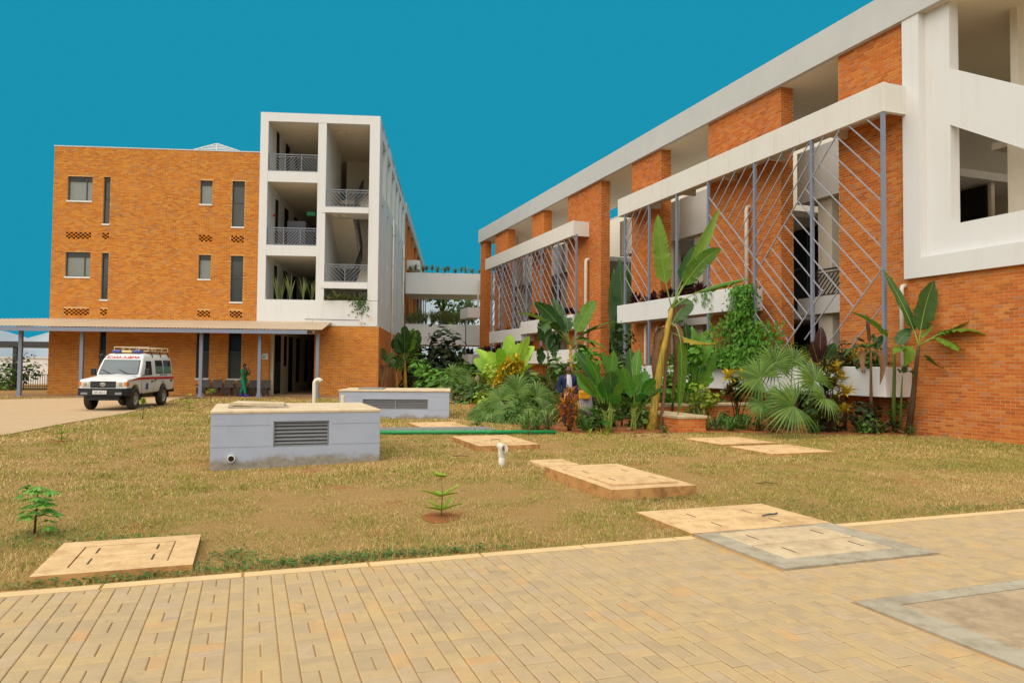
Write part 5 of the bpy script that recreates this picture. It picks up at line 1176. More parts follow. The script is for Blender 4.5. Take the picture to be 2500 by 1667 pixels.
# reddish ornamental banana in the lower planter
r_=thingW('red_banana_plant','dark red leaved ornamental banana rising from the lower white planter','plant',RW(16.3,17.9,1.7))
for k,(x,y,w) in enumerate(((2005,797,.3),(1982,832,.26),(2022,845,.24),(2040,838,.3))): leaf(r_,pix(2004,905,20.4),pix(x,y,20.2),0,w,V['purple'] if k!=3 else V['bananad'],.2,.15,k+60,lift=pix((2004+x)/2-4,(905+y)/2-10,20.2),tear=.05)
# ---- big dark banana, centre
D=27.5; b=pix(1398,955,D); b.z=0
banana('large dark leaved banana plant behind the man in the jacket, leaves fanning both ways',b,pix(1392,842,D),[
 (pix(1262,764,D-.6),pix(1330,770,D-.3),.62,V['banana'],.3),(pix(1303,737,D-.2),pix(1350,760,D),.5,V['bananad']),(pix(1330,905-90,D-.7),pix(1330,740,D-.5),.62,V['dry'] if False else V['bananad'],-.2),
 (pix(1349,727,D+.3),pix(1375,780,D),.42),(pix(1456,735,D-.4),pix(1425,770,D-.2),.62,V['banana'],.35),(pix(1510,786,D-.6),pix(1440,785,D-.3),.5,V['banana'],-.2),(pix(1487,800,D-.2),pix(1430,800,D),.42,V['banana']),
 (pix(1483,855,D-.7),pix(1440,810,D-.4),.42,V['banana'],-.4),(pix(1455,850,D+.2),pix(1430,800,D),.4,V['bananad'],-.4),(pix(1385,780,D+.2),pix(1380,760,D),.4,V['bananad']),(pix(1355,880,D),pix(1340,800,D),.5,V['bananad'],-.3),(pix(1430,905,D+.2),pix(1440,830,D),.5,V['bananad'],-.4),(pix(1335,860,D),pix(1350,790,D),.44,V['bananad'],-.3)],V['bananad'],D,.10,stemmat='trunk')
b2=pix(1340,955,D+.5); b2.z=0
banana('slim dark banana plant just left of the large dark one, brownish upright leaf',b2,pix(1338,860,D+.5),[(pix(1330,765,D+.4),pix(1325,810,D+.4),.55,V['bananad'],.1),(pix(1320,895,D+.4),pix(1315,840,D+.4),.4,V['bananad'],-.4),(pix(1362,845,D+.3),pix(1350,820,D+.3),.4,V['bananad'])],V['bananad'],D,.06)
# ---- banana at the left tower corner
D=44.5; b=pix(990,950,D); b.z=0
banana('banana plant with upright oval leaves before the end of the white bridge',b,pix(988,880,D),[
 (pix(989,794,D),pix(986,830,D),.85,V['bananad'],.1),(pix(1010,801,D),pix(1000,835,D),.85,V['banana'],.1),(pix(1023,805,D),pix(1008,840,D),.8,V['bananad'],.1),(pix(971,811,D),pix(980,850,D),.8,V['bananad'],.1),(pix(1024,824,D-.3),pix(1012,845,D),.8,V['bananad'],.2),
 (pix(960,826,D),pix(972,845,D),.7,V['bananad']),(pix(1040,866,D-.5),pix(1010,855,D-.3),.6,V['banana'],-.3),(pix(1036,884,D-.5),pix(1010,870,D-.3),.6,V['banana'],-.2),(pix(950,897,D),pix(968,860,D),.6,V['bananad'],-.3),(pix(1015,900,D),pix(1005,870,D),.5,V['banana'],-.3),(pix(970,890,D),pix(978,860,D),.6,V['banana'],-.3)],V['bananad'],D,.13,stemmat='trunk')
b=pix(969,950,D-.5); b.z=0
banana('short green banana offset on a thin pale trunk left of the upright one',b,pix(968,910,D-.5),[(pix(950,880,D-.5),pix(960,880,D-.5),.5),(pix(985,875,D-.5),pix(976,880,D-.5),.5),(pix(955,905,D-.6),pix(958,890,D-.6),.4,V['banana'],-.4),(pix(978,908,D-.6),pix(980,890,D-.6),.4,V['banana'],-.4)],V['bananad'],D,.07,stemmat='trunk')
D=40.6; b=pix(934,950,D); b.z=0
banana('dead brown banana plant hanging at the corner of the left brick block',b,pix(932,890,D),[(pix(927,850,D),pix(930,865,D),.45,V['dry'],-.2),(pix(935,848,D),pix(934,865,D),.4,V['bananad'],-.2),(pix(928,940,D-.2),pix(922,880,D-.2),.5,V['dry'],-.5),(pix(940,945,D-.2),pix(945,890,D-.2),.5,V['dry'],-.5),(pix(965,858,D+.2),pix(945,880,D),.4,V['bananad']),(pix(950,895,D),pix(945,880,D),.3,V['dry'],-.4),(pix(932,945,D-.3),pix(930,900,D-.3),.5,V['dry'],-.6)],V['dry'],D,.10,stemmat='dstem')
# ---- birds of paradise (paddle leaves on long stalks)
def paddle(label,base,leaves,mat,D,w=.42):
    t=thingW('bird_of_paradise_plant',label,'plant',base)
    for i,(x,y,dx,l,dd) in enumerate(leaves):                   # tip pixel, lean of the blade's start, blade fraction, depth offset
        tip=pix(x,y,D+dd); st=base+Vector((random.uniform(-.12,.12),random.uniform(-.1,.1),0)); 
        leaf(t,st,tip,0,w*random.uniform(.85,1.15),mat if i%4 else V['bananad'] if i%8==0 else mat,1-l,random.uniform(.15,.5),i*3+5,lift=pix(x+dx,(y+970)/2+10,D+dd*.5),tear=.1,bulge=.85,n=12)
    return t
b=gnd(1490,1056)
paddle('broad leaved bird of paradise clump right of the yellow bag, big bright leaves',b,[(1404,858,70,.5,-.2),(1430,868,50,.48,-.4),(1498,855,-10,.5,-.3),(1405,905,60,.5,-.6),(1408,918,50,.48,-.2),(1480,880,20,.45,.1),(1470,858,15,.4,.3),(1520,930,-20,.5,-.5),(1455,985,30,.5,-.7),(1425,1000,50,.5,-.6),(1445,1005,30,.4,-.5),(1510,900,-10,.5,-.4),(1500,960,5,.5,-.7),(1478,1040,10,.5,-.8),(1470,930,15,.5,-.4),(1462,985,20,.4,-.6),(1488,905,5,.45,-.5),(1440,940,40,.45,-.3),(1512,985,-10,.45,-.6)],V['strel'],19.2,.32)
b=gnd(1545,1052)
paddle('second bird of paradise clump left of the tall banana trunk, some leaves curled dry',b,[(1537,850,10,.5,.2),(1560,852,-10,.5,.1),(1580,905,-30,.5,.0),(1520,895,20,.45,-.2),(1600,925,-40,.45,-.4),(1590,980,-30,.5,-.5),(1615,945,-40,.4,-.7),(1560,960,0,.45,-.5),(1520,970,25,.4,-.5),(1575,1000,-20,.5,-.2),(1548,915,0,.45,-.2),(1532,930,10,.45,-.3),(1568,930,-10,.45,-.1),(1545,985,5,.4,-.6)],V['strel'],19.8,.33)
b=pix(1685,985,23.0); b.z=0
st3=paddle('bird of paradise clump with a white flower behind the long bench wall',b,[(1672,787,15,.4,.2),(1690,795,0,.42,.2),(1715,810,-20,.4,0),(1735,828,-40,.38,-.2),(1730,905,-20,.4,-.2),(1640,880,40,.4,.3),(1700,860,-10,.42,-.2),(1745,870,-30,.4,.1),(1655,830,20,.4,.3),(1720,890,-15,.42,.1),(1700,900,0,.4,.2),(1640,930,30,.4,.2),(1690,930,0,.4,-.2),(1680,850,5,.4,.1)],V['strel'],22.6,.42)
m=MB(); straps(m,pix(1668,893,22.2),16,.26,.04,(-10,80),.2); fl=m.build('white_flower',leaf_mat('white_petal',G3((196,196,200),(226,226,228)),.2),st3)
# ---- lime heliconia
D=27; b=pix(1236,968,D); b.z=0
lh=thingW('lime_leaf_plant','bright lime green broad leaved plant behind the yellow croton','plant',b)
for i,(x,y,dx,f) in enumerate(((1160,852,30,.3),(1155,878,30,.3),(1247,816,-8,.2),(1291,820,-15,.2),(1165,920,35,.3),(1190,860,20,.3),(1222,855,10,.3),(1240,835,0,.2),(1272,838,-6,.2),(1305,845,-20,.3),(1308,890,-20,.3),(1150,912,45,.3),(1270,880,-10,.3),(1205,885,15,.3),(1215,850,20,.3),(1290,870,-15,.3),(1310,925,-30,-.3),(1335,925,-60,-.4),(1180,940,30,-.2),(1300,850,-16,.3),(1255,860,0,.2),(1235,880,5,.3))):
    leaf(lh,b+Vector((random.uniform(-.35,.35),random.uniform(-.2,.2),random.uniform(.1,.5))),pix(x,y,D+random.uniform(-.8,.4)),0,.40,V['lime'],.42,f,i*5,lift=pix(1236+(x-1236)*.55+dx*.3,(y+925)/2-12,D-.2),tear=.04,bulge=.7,n=10)
# ---- croton bushes
def croton(label,base,tops,mat2,D,stem=True,L=.3,w=.072,name='croton_shrub',mats=None,n=42):
    t=thingW(name,label,'shrub',base)
    for k,(x,y,mt,nn,ll) in enumerate(tops):
        p=pix(x,y,D+random.uniform(-.15,.15)); stalk(t,[base+Vector((random.uniform(-.08,.08),random.uniform(-.05,.05),0)),(base+p)/2+Vector((random.uniform(-.06,.06),0,0)),p],[.02,.016,.012],M['bark'],'stem',6)
        mb=MB(); straps(mb,p,nn,ll,w,(-25,80),.45,jitter=.06); mb.build('foliage',mt,t,kind='stuff')
    return t
D=25.2; b=pix(1245,965,D); b.z=0
croton('tall yellow croton bush in front of the lime green plant',b,[(1225+dx,y,V['yellow'],34,.26) for dx,y in ((20,885),(38,895),(4,900),(28,905),(50,892),(-4,915),(12,890),(36,880),(-8,930),(0,945),(-14,940),(18,910),(44,905),(-2,925))],None,D)
D=19.2; b=gnd(1392,1052)
croton('red and yellow striped cordyline right in front of the man in the jacket',b,[(1390,960,V['red'],40,.30),(1378,985,V['red'],40,.32),(1402,985,V['red'],36,.30),(1385,1010,V['red'],44,.34),(1405,1012,V['red'],36,.3),(1392,1035,V['red'],44,.30),(1410,1000,V['yellow'],14,.28),(1372,1012,V['red'],20,.3)],None,D,w=.035,name='striped_cordyline')
D=20.7; b=gnd(1800,1040)
croton('small croton with bright yellow tips and a thin bare stem before the lower planter',b,[(1778,920,V['yellow'],40,.30),(1814,918,V['yellow'],44,.32),(1795,940,V['crot'],60,.26),(1812,955,V['crot'],60,.26),(1780,955,V['crot'],50,.26),(1830,950,V['crot'],40,.24),(1798,975,V['crot'],50,.24)],None,D)
D=19.4; b=gnd(2022,1055)
croton('dark croton bush with orange yellow leaf tops right of the large fan palm',b,[(2040,902,V['yellow'],44,.32),(2020,895,V['crot'],40,.3),(2058,925,V['yellow'],22,.24),(2030,940,V['crot'],60,.3),(2066,958,V['yellow'],40,.32),(2040,985,V['crot'],60,.3),(2010,960,V['crot'],50,.3),(2056,1000,V['yellow'],34,.28),(2035,1020,V['crot'],50,.28),(2015,1010,V['crot'],40,.28)],None,D)
# ---- fan palms
def palm(label,base,D,leaves,R,droop=.18,n=26):
    t=thingW('fan_palm',label,'palm',base); 
    m=MB(); m.tube([base+Vector((0,0,-.05)),base+Vector((0,0,.25))],[.10,.07],9); m.build('trunk',M['bark'],t,smooth=True)
    for i,(x,y,fx,fz,rr,dd) in enumerate(leaves): fan(t,base+Vector((0,0,.22)),pix(x,y,D+dd),(fx,-1,fz),R*rr,n,random.choice((250,280,310)),V['palm'],'fan_leaf',droop,i)
    return t
b=gnd(1925,1052); palm('large fan palm with round pleated leaves at the right of the bed',b,19.0,[(1938,990,.1,.35,1.05,-1.1),(1858,922,-.4,.5,.95,-.2),(1890,890,-.1,.2,.8,.4),(1988,930,.4,.6,.95,-.2),(1935,885,.1,.3,.75,.7),(1862,985,-.7,.9,.7,-.4),(2012,972,.7,.9,.75,-.5),(1905,960,-.2,1.2,.6,-.6)],.92,.14,30)
D=22.6; b=pix(1265,1022,D); b.z=0
palm('low spreading fan palm in front of the yellow croton',b,D,[(1262,955,0,.3,1.1,0),(1222,975,-.4,.5,1,-.3),(1310,968,.4,.4,1,-.2),(1200,1000,-.7,.8,.9,-.3),(1325,1000,.7,.7,1,-.5),(1270,1000,.2,.9,1,-.8),(1240,1012,-.3,.9,.9,-.9),(1335,975,.7,.4,.8,.2)],.78,.3,24)
D=23.0; b=pix(1190,1028,D); b.z=0
palm('small sparse fan palm at the left front end of the bed',b,D,[(1185,1000,-.2,.7,1,-.2),(1168,1010,-.6,.8,1,-.2),(1205,1012,.3,.8,.9,-.3),(1178,1020,-.2,.6,.7,-.5)],.62,.35,20)
D=36; b=pix(1108,955,D); b.z=0
palm('pale fan palm beneath the right end of the bridge',b,D,[(1090,925,-.4,.5,1,0),(1108,915,0,.3,1.1,0),(1128,920,.4,.4,1,0),(1140,935,.6,.6,.9,-.3),(1085,940,-.6,.6,.9,-.3),(1112,940,0,.7,.9,-.5),(1120,950,.2,.8,.9,-.6)],.8,.3,22)
# ---- travellers palms (dark, behind the facade opening and under the bridge)
tr=thingW('travellers_palm','huge dark ribbed palm leaves filling the recess between the tall brick piers','palm',RW(17.7,31.8,0))
D=35.2
for i,(x,y,dx) in enumerate(((1512,628,8),(1535,640,0),(1498,655,6),(1528,760,10),(1495,800,15),(1545,690,-4),(1510,720,5),(1536,830,-5))): leaf(tr,pix(1518,930,D),pix(x,y,D+.15*i),0,1.0,V['bananad'],.25,.25,i+90,lift=pix(1518+dx,800,D),tear=.12)
tr2=thing('travellers_palm','upright travellers palm seen under the right end of the bridge','palm',(0,0,0)); b=pix(1140,945,58); tr2.location=(b.x,b.y,0); ORG[tr2.name]=(b.x,b.y,0)
for i,(x,y) in enumerate(((1134,845),(1122,855),(1152,852),(1114,870),(1165,868),(1140,880))): leaf(tr2,Vector((b.x,b.y,.2)),pix(x,y,58),0,.75,V['bananad'],.35,.2,i+30,lift=pix(1140+(x-1140)*.4,900,58),tear=.2)
# ---- shrubs and trees
def shrub(label,p,R,n,size,mat,name='shrub',cat='shrub',trunk=None,group=None,asp=.5):
    base=Vector((p[0],p[1],0)); t=thingW(name,label,cat,base,group)
    m=MB(); h=max(.15,p[2]-R[2]*.5)
    m.tube([base+Vector((0,0,-.1)),base+Vector((.03*h,0,h*.6)),base+Vector((0,0,h+R[2]*.4))],[max(.02,.035*h),max(.016,.028*h),.012],7)
    for k in range(5): a=2*PI*k/5+.3; m.tube([base+Vector((0,0,h*.8)),base+Vector((math.cos(a)*R[0]*.5,math.sin(a)*R[1]*.5,p[2]+R[2]*.1))],[max(.014,.016*h),.008],5)
    m.build('trunk',M['bark'],t,smooth=True)
    mb=MB(); clump(mb,p,R,n,size,random.Random(n),aspect=asp); mb.build('crown',mat,t,kind='stuff'); return t
def at(x,y,D): q=pix(x,y,D); return (q.x,q.y,q.z)
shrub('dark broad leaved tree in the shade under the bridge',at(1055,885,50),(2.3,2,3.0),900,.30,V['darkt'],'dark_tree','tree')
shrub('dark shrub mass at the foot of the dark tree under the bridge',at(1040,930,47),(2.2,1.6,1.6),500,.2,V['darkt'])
shrub('fresh green cut leaf bush in front of the dark tree',at(1035,935,36),(1.3,1.0,1.1),420,.17,V['vine'])
shrub('low green bush at the right of the farther grey chamber',at(1115,965,33),(1.6,1,.9),420,.14,V['bush'])
shrub('leafy bush under the bridge between palm and white planter',at(1128,888,54),(1.6,1.4,1.2),260,.22,V['vine'])
shrub('green bush behind the lime plant at the facade end',at(1180,935,40),(1.8,1.2,1.5),380,.18,V['bush'])
shrub('mixed green bush between lime plant and dark banana',at(1320,955,29),(1.2,1.0,1.3),380,.14,V['bush'])
shrub('light green bush behind the woman and the bird of paradise',at(1440,925,25),(1.3,1.0,1.4),380,.12,V['bush'])
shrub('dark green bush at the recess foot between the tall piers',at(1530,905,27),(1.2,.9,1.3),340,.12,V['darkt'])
shrub('green bush behind the tall banana trunk',at(1610,960,23),(.8,.6,.9),260,.10,V['bush'])
shrub('yellowish leafy bush behind the long bench wall',at(1700,975,22),(.9,.5,.6),200,.10,V['seed'])
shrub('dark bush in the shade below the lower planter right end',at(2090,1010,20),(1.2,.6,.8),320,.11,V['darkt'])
shrub('low dark bush beside the banana cluster stems',at(2140,1030,19.3),(.8,.5,.6),260,.09,V['bush'])
shrub('slim light tree rising behind the bridge gap',at(1080,700,78),(2.6,2.4,1.9),300,.34,V['vine'],'slim_tree','tree')
shrub('feathery tree behind the lower bridge planting',at(1090,765,76),(3.4,2.6,2.2),420,.3,V['bush'],'slim_tree','tree')
shrub('flowering shrub behind the walkway posts at the far left edge',at(25,925,44),(1.7,1.2,2.1),500,.13,V['bush'],asp=.6)
shrub('second leafy shrub between the leftmost walkway posts',at(58,905,45),(1.5,1.0,1.4),200,.12,V['bush'])
wt=thing('water_tank','black plastic water tank behind the shrubs under the bridge','water tank',(0,0,0)); b=pix(1105,905,72); wt.location=(b.x,b.y,0)
m=MB(); m.lathe([(.72,0),(.75,.3),(.72,.32),(.75,.35),(.75,.9),(.72,.93),(.75,.96),(.75,1.5),(.6,1.75),(.25,1.82),(.25,1.92),(.05,1.95)],(0,0,0),n=20); m.build('tank',plain('tank_black',S(30,28,26),.5,.3),wt); m=MB(); m.lathe([(.8,-.1),(.8,0)],(0,0,0),n=16); m.build('tank_base',M['slabgrey'],wt)
mb=MB(); r=random.Random(77)
for i in range(230):
    u=r.uniform(17.2,31); v=r.uniform(8.2+max(0,u-20)*.12,15.6)
    if v<10.7 and u<18.6 and r.random()<.75: continue
    if u<17.2+(13-v)*.25+1.3 and v>11 and r.random()<.8: continue
    h=r.uniform(.15,.5)*(1.3 if u>21 else .8); clump(mb,tuple(RW(v,u,h*.7)),(.5,.5,h),34,.09,r)
o=mb.build('undergrowth',V['bush'],kind='stuff'); tag(o,'low mixed green undergrowth filling the bed','undergrowth')
mb=MB()
for i in range(150):
    u=r.uniform(20.5,33); v=r.uniform(9.5+max(0,u-20)*.1,15.7); h=r.uniform(.4,.95); clump(mb,tuple(RW(v,u,h*.6)),(.5,.5,h),30,.12,r)
o=mb.build('undergrowth',V['bush2'],kind='stuff'); tag(o,'taller dark undergrowth behind the plants of the bed','undergrowth')
# vines over the middle planter's near end
for (lab,x,y,DD,R_,nn,sz,mt) in (('broad leafy shrub behind the gap between the two bird of paradise clumps',1518,935,21.2,(.6,.5,.8),240,.12,'bush2'),('broad leafy shrub just left of the tall banana trunk',1570,960,20.9,(.5,.4,.6),200,.11,'bush2'),('pale green leafy shrub right behind the tall banana trunk',1640,905,21.8,(.7,.5,.9),260,.12,'vine'),('light leafy shrub behind the man in the jacket',1350,905,24.5,(1.0,.8,1.1),320,.13,'bush2'),('bright shrub behind the yellow bag and skirt',1440,900,23.2,(.8,.6,1.0),300,.12,'vine'),('yellow green shrub between the fan palm and lime plant',1225,940,25.5,(.9,.6,.8),280,.11,'seed'),('broad green shrub right of the fan palm below the red banana',1990,950,19.9,(.6,.5,.9),260,.10,'bush2')):
    shrub(lab,at(x,y,DD),R_,nn,sz,V[mt],asp=.62)
vn=thingR('climbing_vine','bright green creeper hanging over the near end of the middle white planter','climber',16.2,21.2,1.8)
mb=MB(); r=random.Random(5)
for i in range(3400):
    z=1.72+2.8*r.random()**1.35; u=r.gauss(20.85,1.05 if z<3.2 else .7); wv_=1.5 if z<3.3 else .5
    if z>3.5: u=r.gauss(20.6,.35)
    if abs(u-20.9)>wv_*1.5: continue
    v=15.82+r.gauss(0,.14)-(.25 if z<2.4 else 0)*r.random()
    s=r.uniform(.05,.10); n_=Vector((-1,r.uniform(-.7,.5),r.uniform(-.2,.7))).normalized(); a=Vector((r.gauss(0,.5),r.gauss(0,1),-.8)).normalized(); t_=n_.cross(a).normalized(); a=t_.cross(n_); p=Vector((v,u,z))
    mb.add([p-a*s,p+t_*s*.62+n_*.015,p+a*s*1.1,p-t_*s*.62+n_*.015],[(0,1,2,3)])
for (u0,L_,k) in ((22.6,1.5,40),(23.1,.5,20),(22.9,.6,26),(23.6,.35,16),(20.75,.4,20)):
    for i in range(k):
        z=4.55-L_*r.random(); p=Vector((15.86-r.random()*.06,u0+r.gauss(0,.07),z)); s=r.uniform(.035,.07); a=Vector((0,r.gauss(0,.6),-1)).normalized(); n_=Vector((-1,0,.3)).normalized(); t_=n_.cross(a).normalized(); mb.add([p-a*s,p+t_*s*.6,p+a*s,p-t_*s*.6],[(0,1,2,3)])
mb.build('foliage',V['vine'],vn,kind='stuff')
m=MB(); [m.tube([(15.87,21+.25*k,1.7),(15.85,20.9+.22*k,3.0),(15.88,20.8+.12*k,4.5)],.012,5) for k in range(-3,5)]; m.build('vine_stem',M['bark'],vn)
# planter plants
ORD=['first','second','third','fourth','fifth','sixth','seventh','eighth','ninth','tenth','eleventh','twelfth','thirteenth','fourteenth','fifteenth','sixteenth','seventeenth','eighteenth','nineteenth','twentieth','twenty first','twenty second']
def row(label,name,cat,v,u0,u1,z,n,L,w,mat,el=(15,85),group=None,droop=.4,frame='R',per=16):
    for i in range(n):
        q=u0+(u1-u0)*(i+random.uniform(.2,.8))/n; p=(RW(v+random.uniform(-.12,.12),q,z) if frame=='R' else LW(q,v,z))
        o=thingW(name,label+', '+ORD[i]+(' from the near end' if frame=='R' else ' from the left'),cat,p,group); mb=MB(); straps(mb,p+Vector((0,0,random.uniform(.02,.25)*(1 if L<.6 else .4))),per,L*random.uniform(.8,1.2),w,el,droop); mb.build('foliage',mat,o,kind='stuff')
        stalk(o,[p+Vector((0,0,-.1)),p+Vector((0,0,.2))],[.015,.01],M['bark'],'stem',5)
row('purple cordyline in the near middle planter','purple_cordyline','plant',16.3,23.6,29.4,4.42,16,.42,.09,V['purple'],group='purple cordylines in the near middle planter',per=26)
row('purple cordyline in the far middle planter','purple_cordyline','plant',16.3,35.2,42.3,4.4,16,.45,.10,V['purple'],group='purple cordylines in the far middle planter',per=26)
row('purple cordyline in the far low planter','purple_cordyline','plant',16.3,42,53,2.6,16,.5,.11,V['purple'],group='purple cordylines in the far low planter',per=24)
row('purple cordyline beyond the facade end','purple_cordyline','plant',16.3,54.5,56.5,2.6,3,.6,.12,V['purple'],group='purple cordylines beyond the facade end',per=22)
row('green leafy plant in the far middle planter','leafy_plant','plant',16.5,43,48.5,3.9,6,.4,.07,V['bush'],group='green plants in the far planter')
row('tangled green plant in the lower planter','leafy_plant','plant',16.25,15.2,27.5,1.72,22,.42,.06,V['grass'],group='green plants in the lower planter',per=26)
row('dry yellowish plant in the lower planter','dry_plant','plant',16.1,15.4,20.5,1.75,9,.45,.05,V['edge'],group='dry plants in the lower planter')
for k,(u,h,sd_) in enumerate(((15.6,.5,1),(16.6,.6,2),(17.3,.5,3),(18.6,.6,4),(19.4,.7,5),(22.6,.5,6))):
    shrub(['leafy bush at the near end of the lower planter','dark bush over the lower planter by the steel post','tangled bush in the lower planter behind the fan palm','green bush in the lower planter left of the red banana','bush in the lower planter below the lattice','bush in the lower planter under the creeper'][k],tuple(RW(16.2,u,1.72+h*.55)),(.9,.5,h),240,.08,[V['bush'],V['darkt'],V['edge'],V['bush'],V['vine'],V['bush']][k])
row('grassy tuft on the upper bridge','grass_tuft','plant',61.58,-3.9,2.2,9.46,13,.55,.05,V['reed'],(35,85),'tufts on the upper bridge',.3,'L',30)
row('reedy green plant along the lower bridge','reed_plant','plant',61.58,-3.9,1.8,5.12,16,1.25,.07,V['reed'],(50,86),'reeds on the lower bridge',.35,'L',34)
row('grassy tuft in the small high planter','grass_tuft','plant',16.35,54.5,56.3,6.2,4,.6,.05,V['reed'],(40,85),'tufts in the small high planter',.3,'R',34)
row('spiky pale reed in the tower planter','spiky_reed','plant',40.15,-9.9,-7.6,5.12,5,1.25,.05,V['reed'],(68,88),'spiky reeds in the tower planter',.25,'L',14)
row('trailing green plant in the tower planter','trailing_plant','plant',40.12,-6.9,-4.9,5.1,6,.55,.09,V['reed'],(5,70),'trailing plants in the tower planter',.7,'L',30)
tp_=thingL('hanging_creeper','small creeper trailing down the white face of the tower planter','climber',-5.0,39.9,5.1); mb=MB()
for i in range(120):
    s=-5.1+random.gauss(0,.22); z=5.2-abs(random.gauss(0,.45)); p=Vector((s+.1*(5.2-z),39.9-random.random()*.06,z)); q=random.uniform(.03,.06); mb.add([p+Vector((-q,0,0)),p+Vector((0,-.01,q)),p+Vector((q,0,0)),p+Vector((0,-.01,-q))],[(0,1,2,3)])
mb.build('foliage',V['bush'],tp_,kind='stuff'); m=MB(); m.tube([(-5.1,39.93,5.2),(-4.9,39.92,4.7),(-5.0,39.94,4.2)],.01,5); m.build('stem',M['bark'],tp_)
# tufts at the bed's front edge
for i,(x,y,L_,n,mt,lab) in enumerate(((1718,1050,.62,46,'grass','large green lily tuft before the long bench wall'),(1745,1050,.55,22,'reed','wispy grass tuft right of the large lily tuft'),(1782,1052,.48,36,'grass','lily tuft under the small yellow tipped croton'),(1815,1050,.4,30,'grass','lily tuft right of the croton stem'),(1855,1052,.42,44,'crot','dark low tuft left under the large fan palm'),(1890,1058,.4,40,'crot','dark low tuft directly under the large fan palm'),(1985,1058,.35,40,'bush','dark green low tuft right under the large fan palm'),(1430,1055,.35,34,'grass','dark lily tuft right of the striped cordyline'),(1340,1050,.62,44,'reed','arching pale lily left of the striped cordyline'),(1310,1048,.55,40,'grass','arching green lily under the low fan palm'),(1285,1050,.45,40,'grass','fresh green tuft at the front of the low fan palm'),(1240,1035,.4,40,'bush','dark tuft under the low fan palm'),(1475,1062,.22,14,'seed','tiny lime seedling in front of the bird of paradise'),(1440,1066,.2,12,'seed','tiny lime seedling near the green pipe end'),(1620,1058,.35,26,'bush','small tuft at the foot of the tall banana'),(1700,1020,.45,26,'grass','lily tuft against the square bench end'),(2105,1058,.4,34,'bush','low tuft left of the banana cluster'),(2225,1062,.35,30,'bush','low tuft right of the banana cluster'),(1165,1040,.3,30,'grass','small tuft at the left corner of the bed'),(1600,1065,.2,26,'dry','heap of fallen dry leaves at the tall banana foot'),(1550,1066,.2,24,'dry','heap of dry leaves before the second bird of paradise'),(2200,1066,.22,24,'dry','dry leaves at the banana cluster foot'))):
    p=gnd(x,y); o=thingW('lily_tuft' if mt in('grass','reed') else 'low_tuft',lab,'plant',p); mb=MB(); straps(mb,p+Vector((0,0,.02)),n,L_,.035 if mt!='dry' else .06,(15,85) if mt!='dry' else (-5,30),.7,jitter=.10 if mt!='dry' else .3); mb.build('foliage',V[mt],o,kind='stuff')
r=random.Random(31)
for i,(v,u,lab) in enumerate(((8.6,18.3,'fern like green filler behind the striped cordyline'),(9.0,17.6,'small bushy green filler right of the yellow bag'),(9.6,18.6,'green filler between the two bird of paradise clumps'),(10.2,17.7,'low green filler left of the tall banana foot'),(12.2,18.2,'low green filler before the middle of the long bench'),(13.1,17.4,'dark green filler under the yellow tipped croton'),(14.4,16.9,'dense green filler behind the large fan palm'),(15.3,16.4,'dense dark filler left of the withered banana'),(7.7,20.4,'green filler behind the low fan palm'),(7.3,22.0,'green filler at the far left corner of the bed'))):
    p=RW(v,u); o=thingW('leafy_filler',lab,'plant',p); mb=MB(); clump(mb,p+Vector((0,0,.22)),(.42,.36,.34),120,.085,r); straps(mb,p+Vector((0,0,.05)),26,.5,.04,(25,85),.6,r,.15); mb.build('foliage',[V['bush2'],V['bush'],V['grass']][i%3],o,kind='stuff')
mb=MB(); r=random.Random(44)
for (v,u,sv,su,n) in ((.55,6.55,.55,.10,900),(1.6,6.5,.5,.06,400),(-1.0,6.46,.5,.05,350),(-.1,6.95,.12,.12,160),(-1.9,8.2,.35,.2,320),(-1.2,7.85,.4,.1,260),(5.0,8.15,.35,.08,240),(6.3,7.2,.3,.3,220),(9,6.6,1.6,.12,500),(13.5,12.4,1.2,.5,500),(7.2,12.4,.5,.3,160),(11.8,9.5,.6,.3,180)):
    for i in range(n):
        a,b_=r.gauss(v,sv),r.gauss(u,su)
        if b_<6.36 or any(A<a<B and C_<b_<D_ for A,B,C_,D_ in EXC0): continue
        p=RW(a,b_); z=gz(p.x,p.y)+r.uniform(.012,.05); s=r.uniform(.010,.022); t=r.uniform(0,6.28); d=Vector((math.cos(t),math.sin(t),r.uniform(-.3,.5)))*s; e=Vector((-math.sin(t),math.cos(t),r.uniform(-.3,.3)))*s*.7; p.z=z
        mb.add([p-d,p+e,p+d,p-e],[(0,1,2,3)])
o=mb.build('clover',V['clover'],kind='stuff'); tag(o,'dark green clover patches along the kerb and slabs','clover')
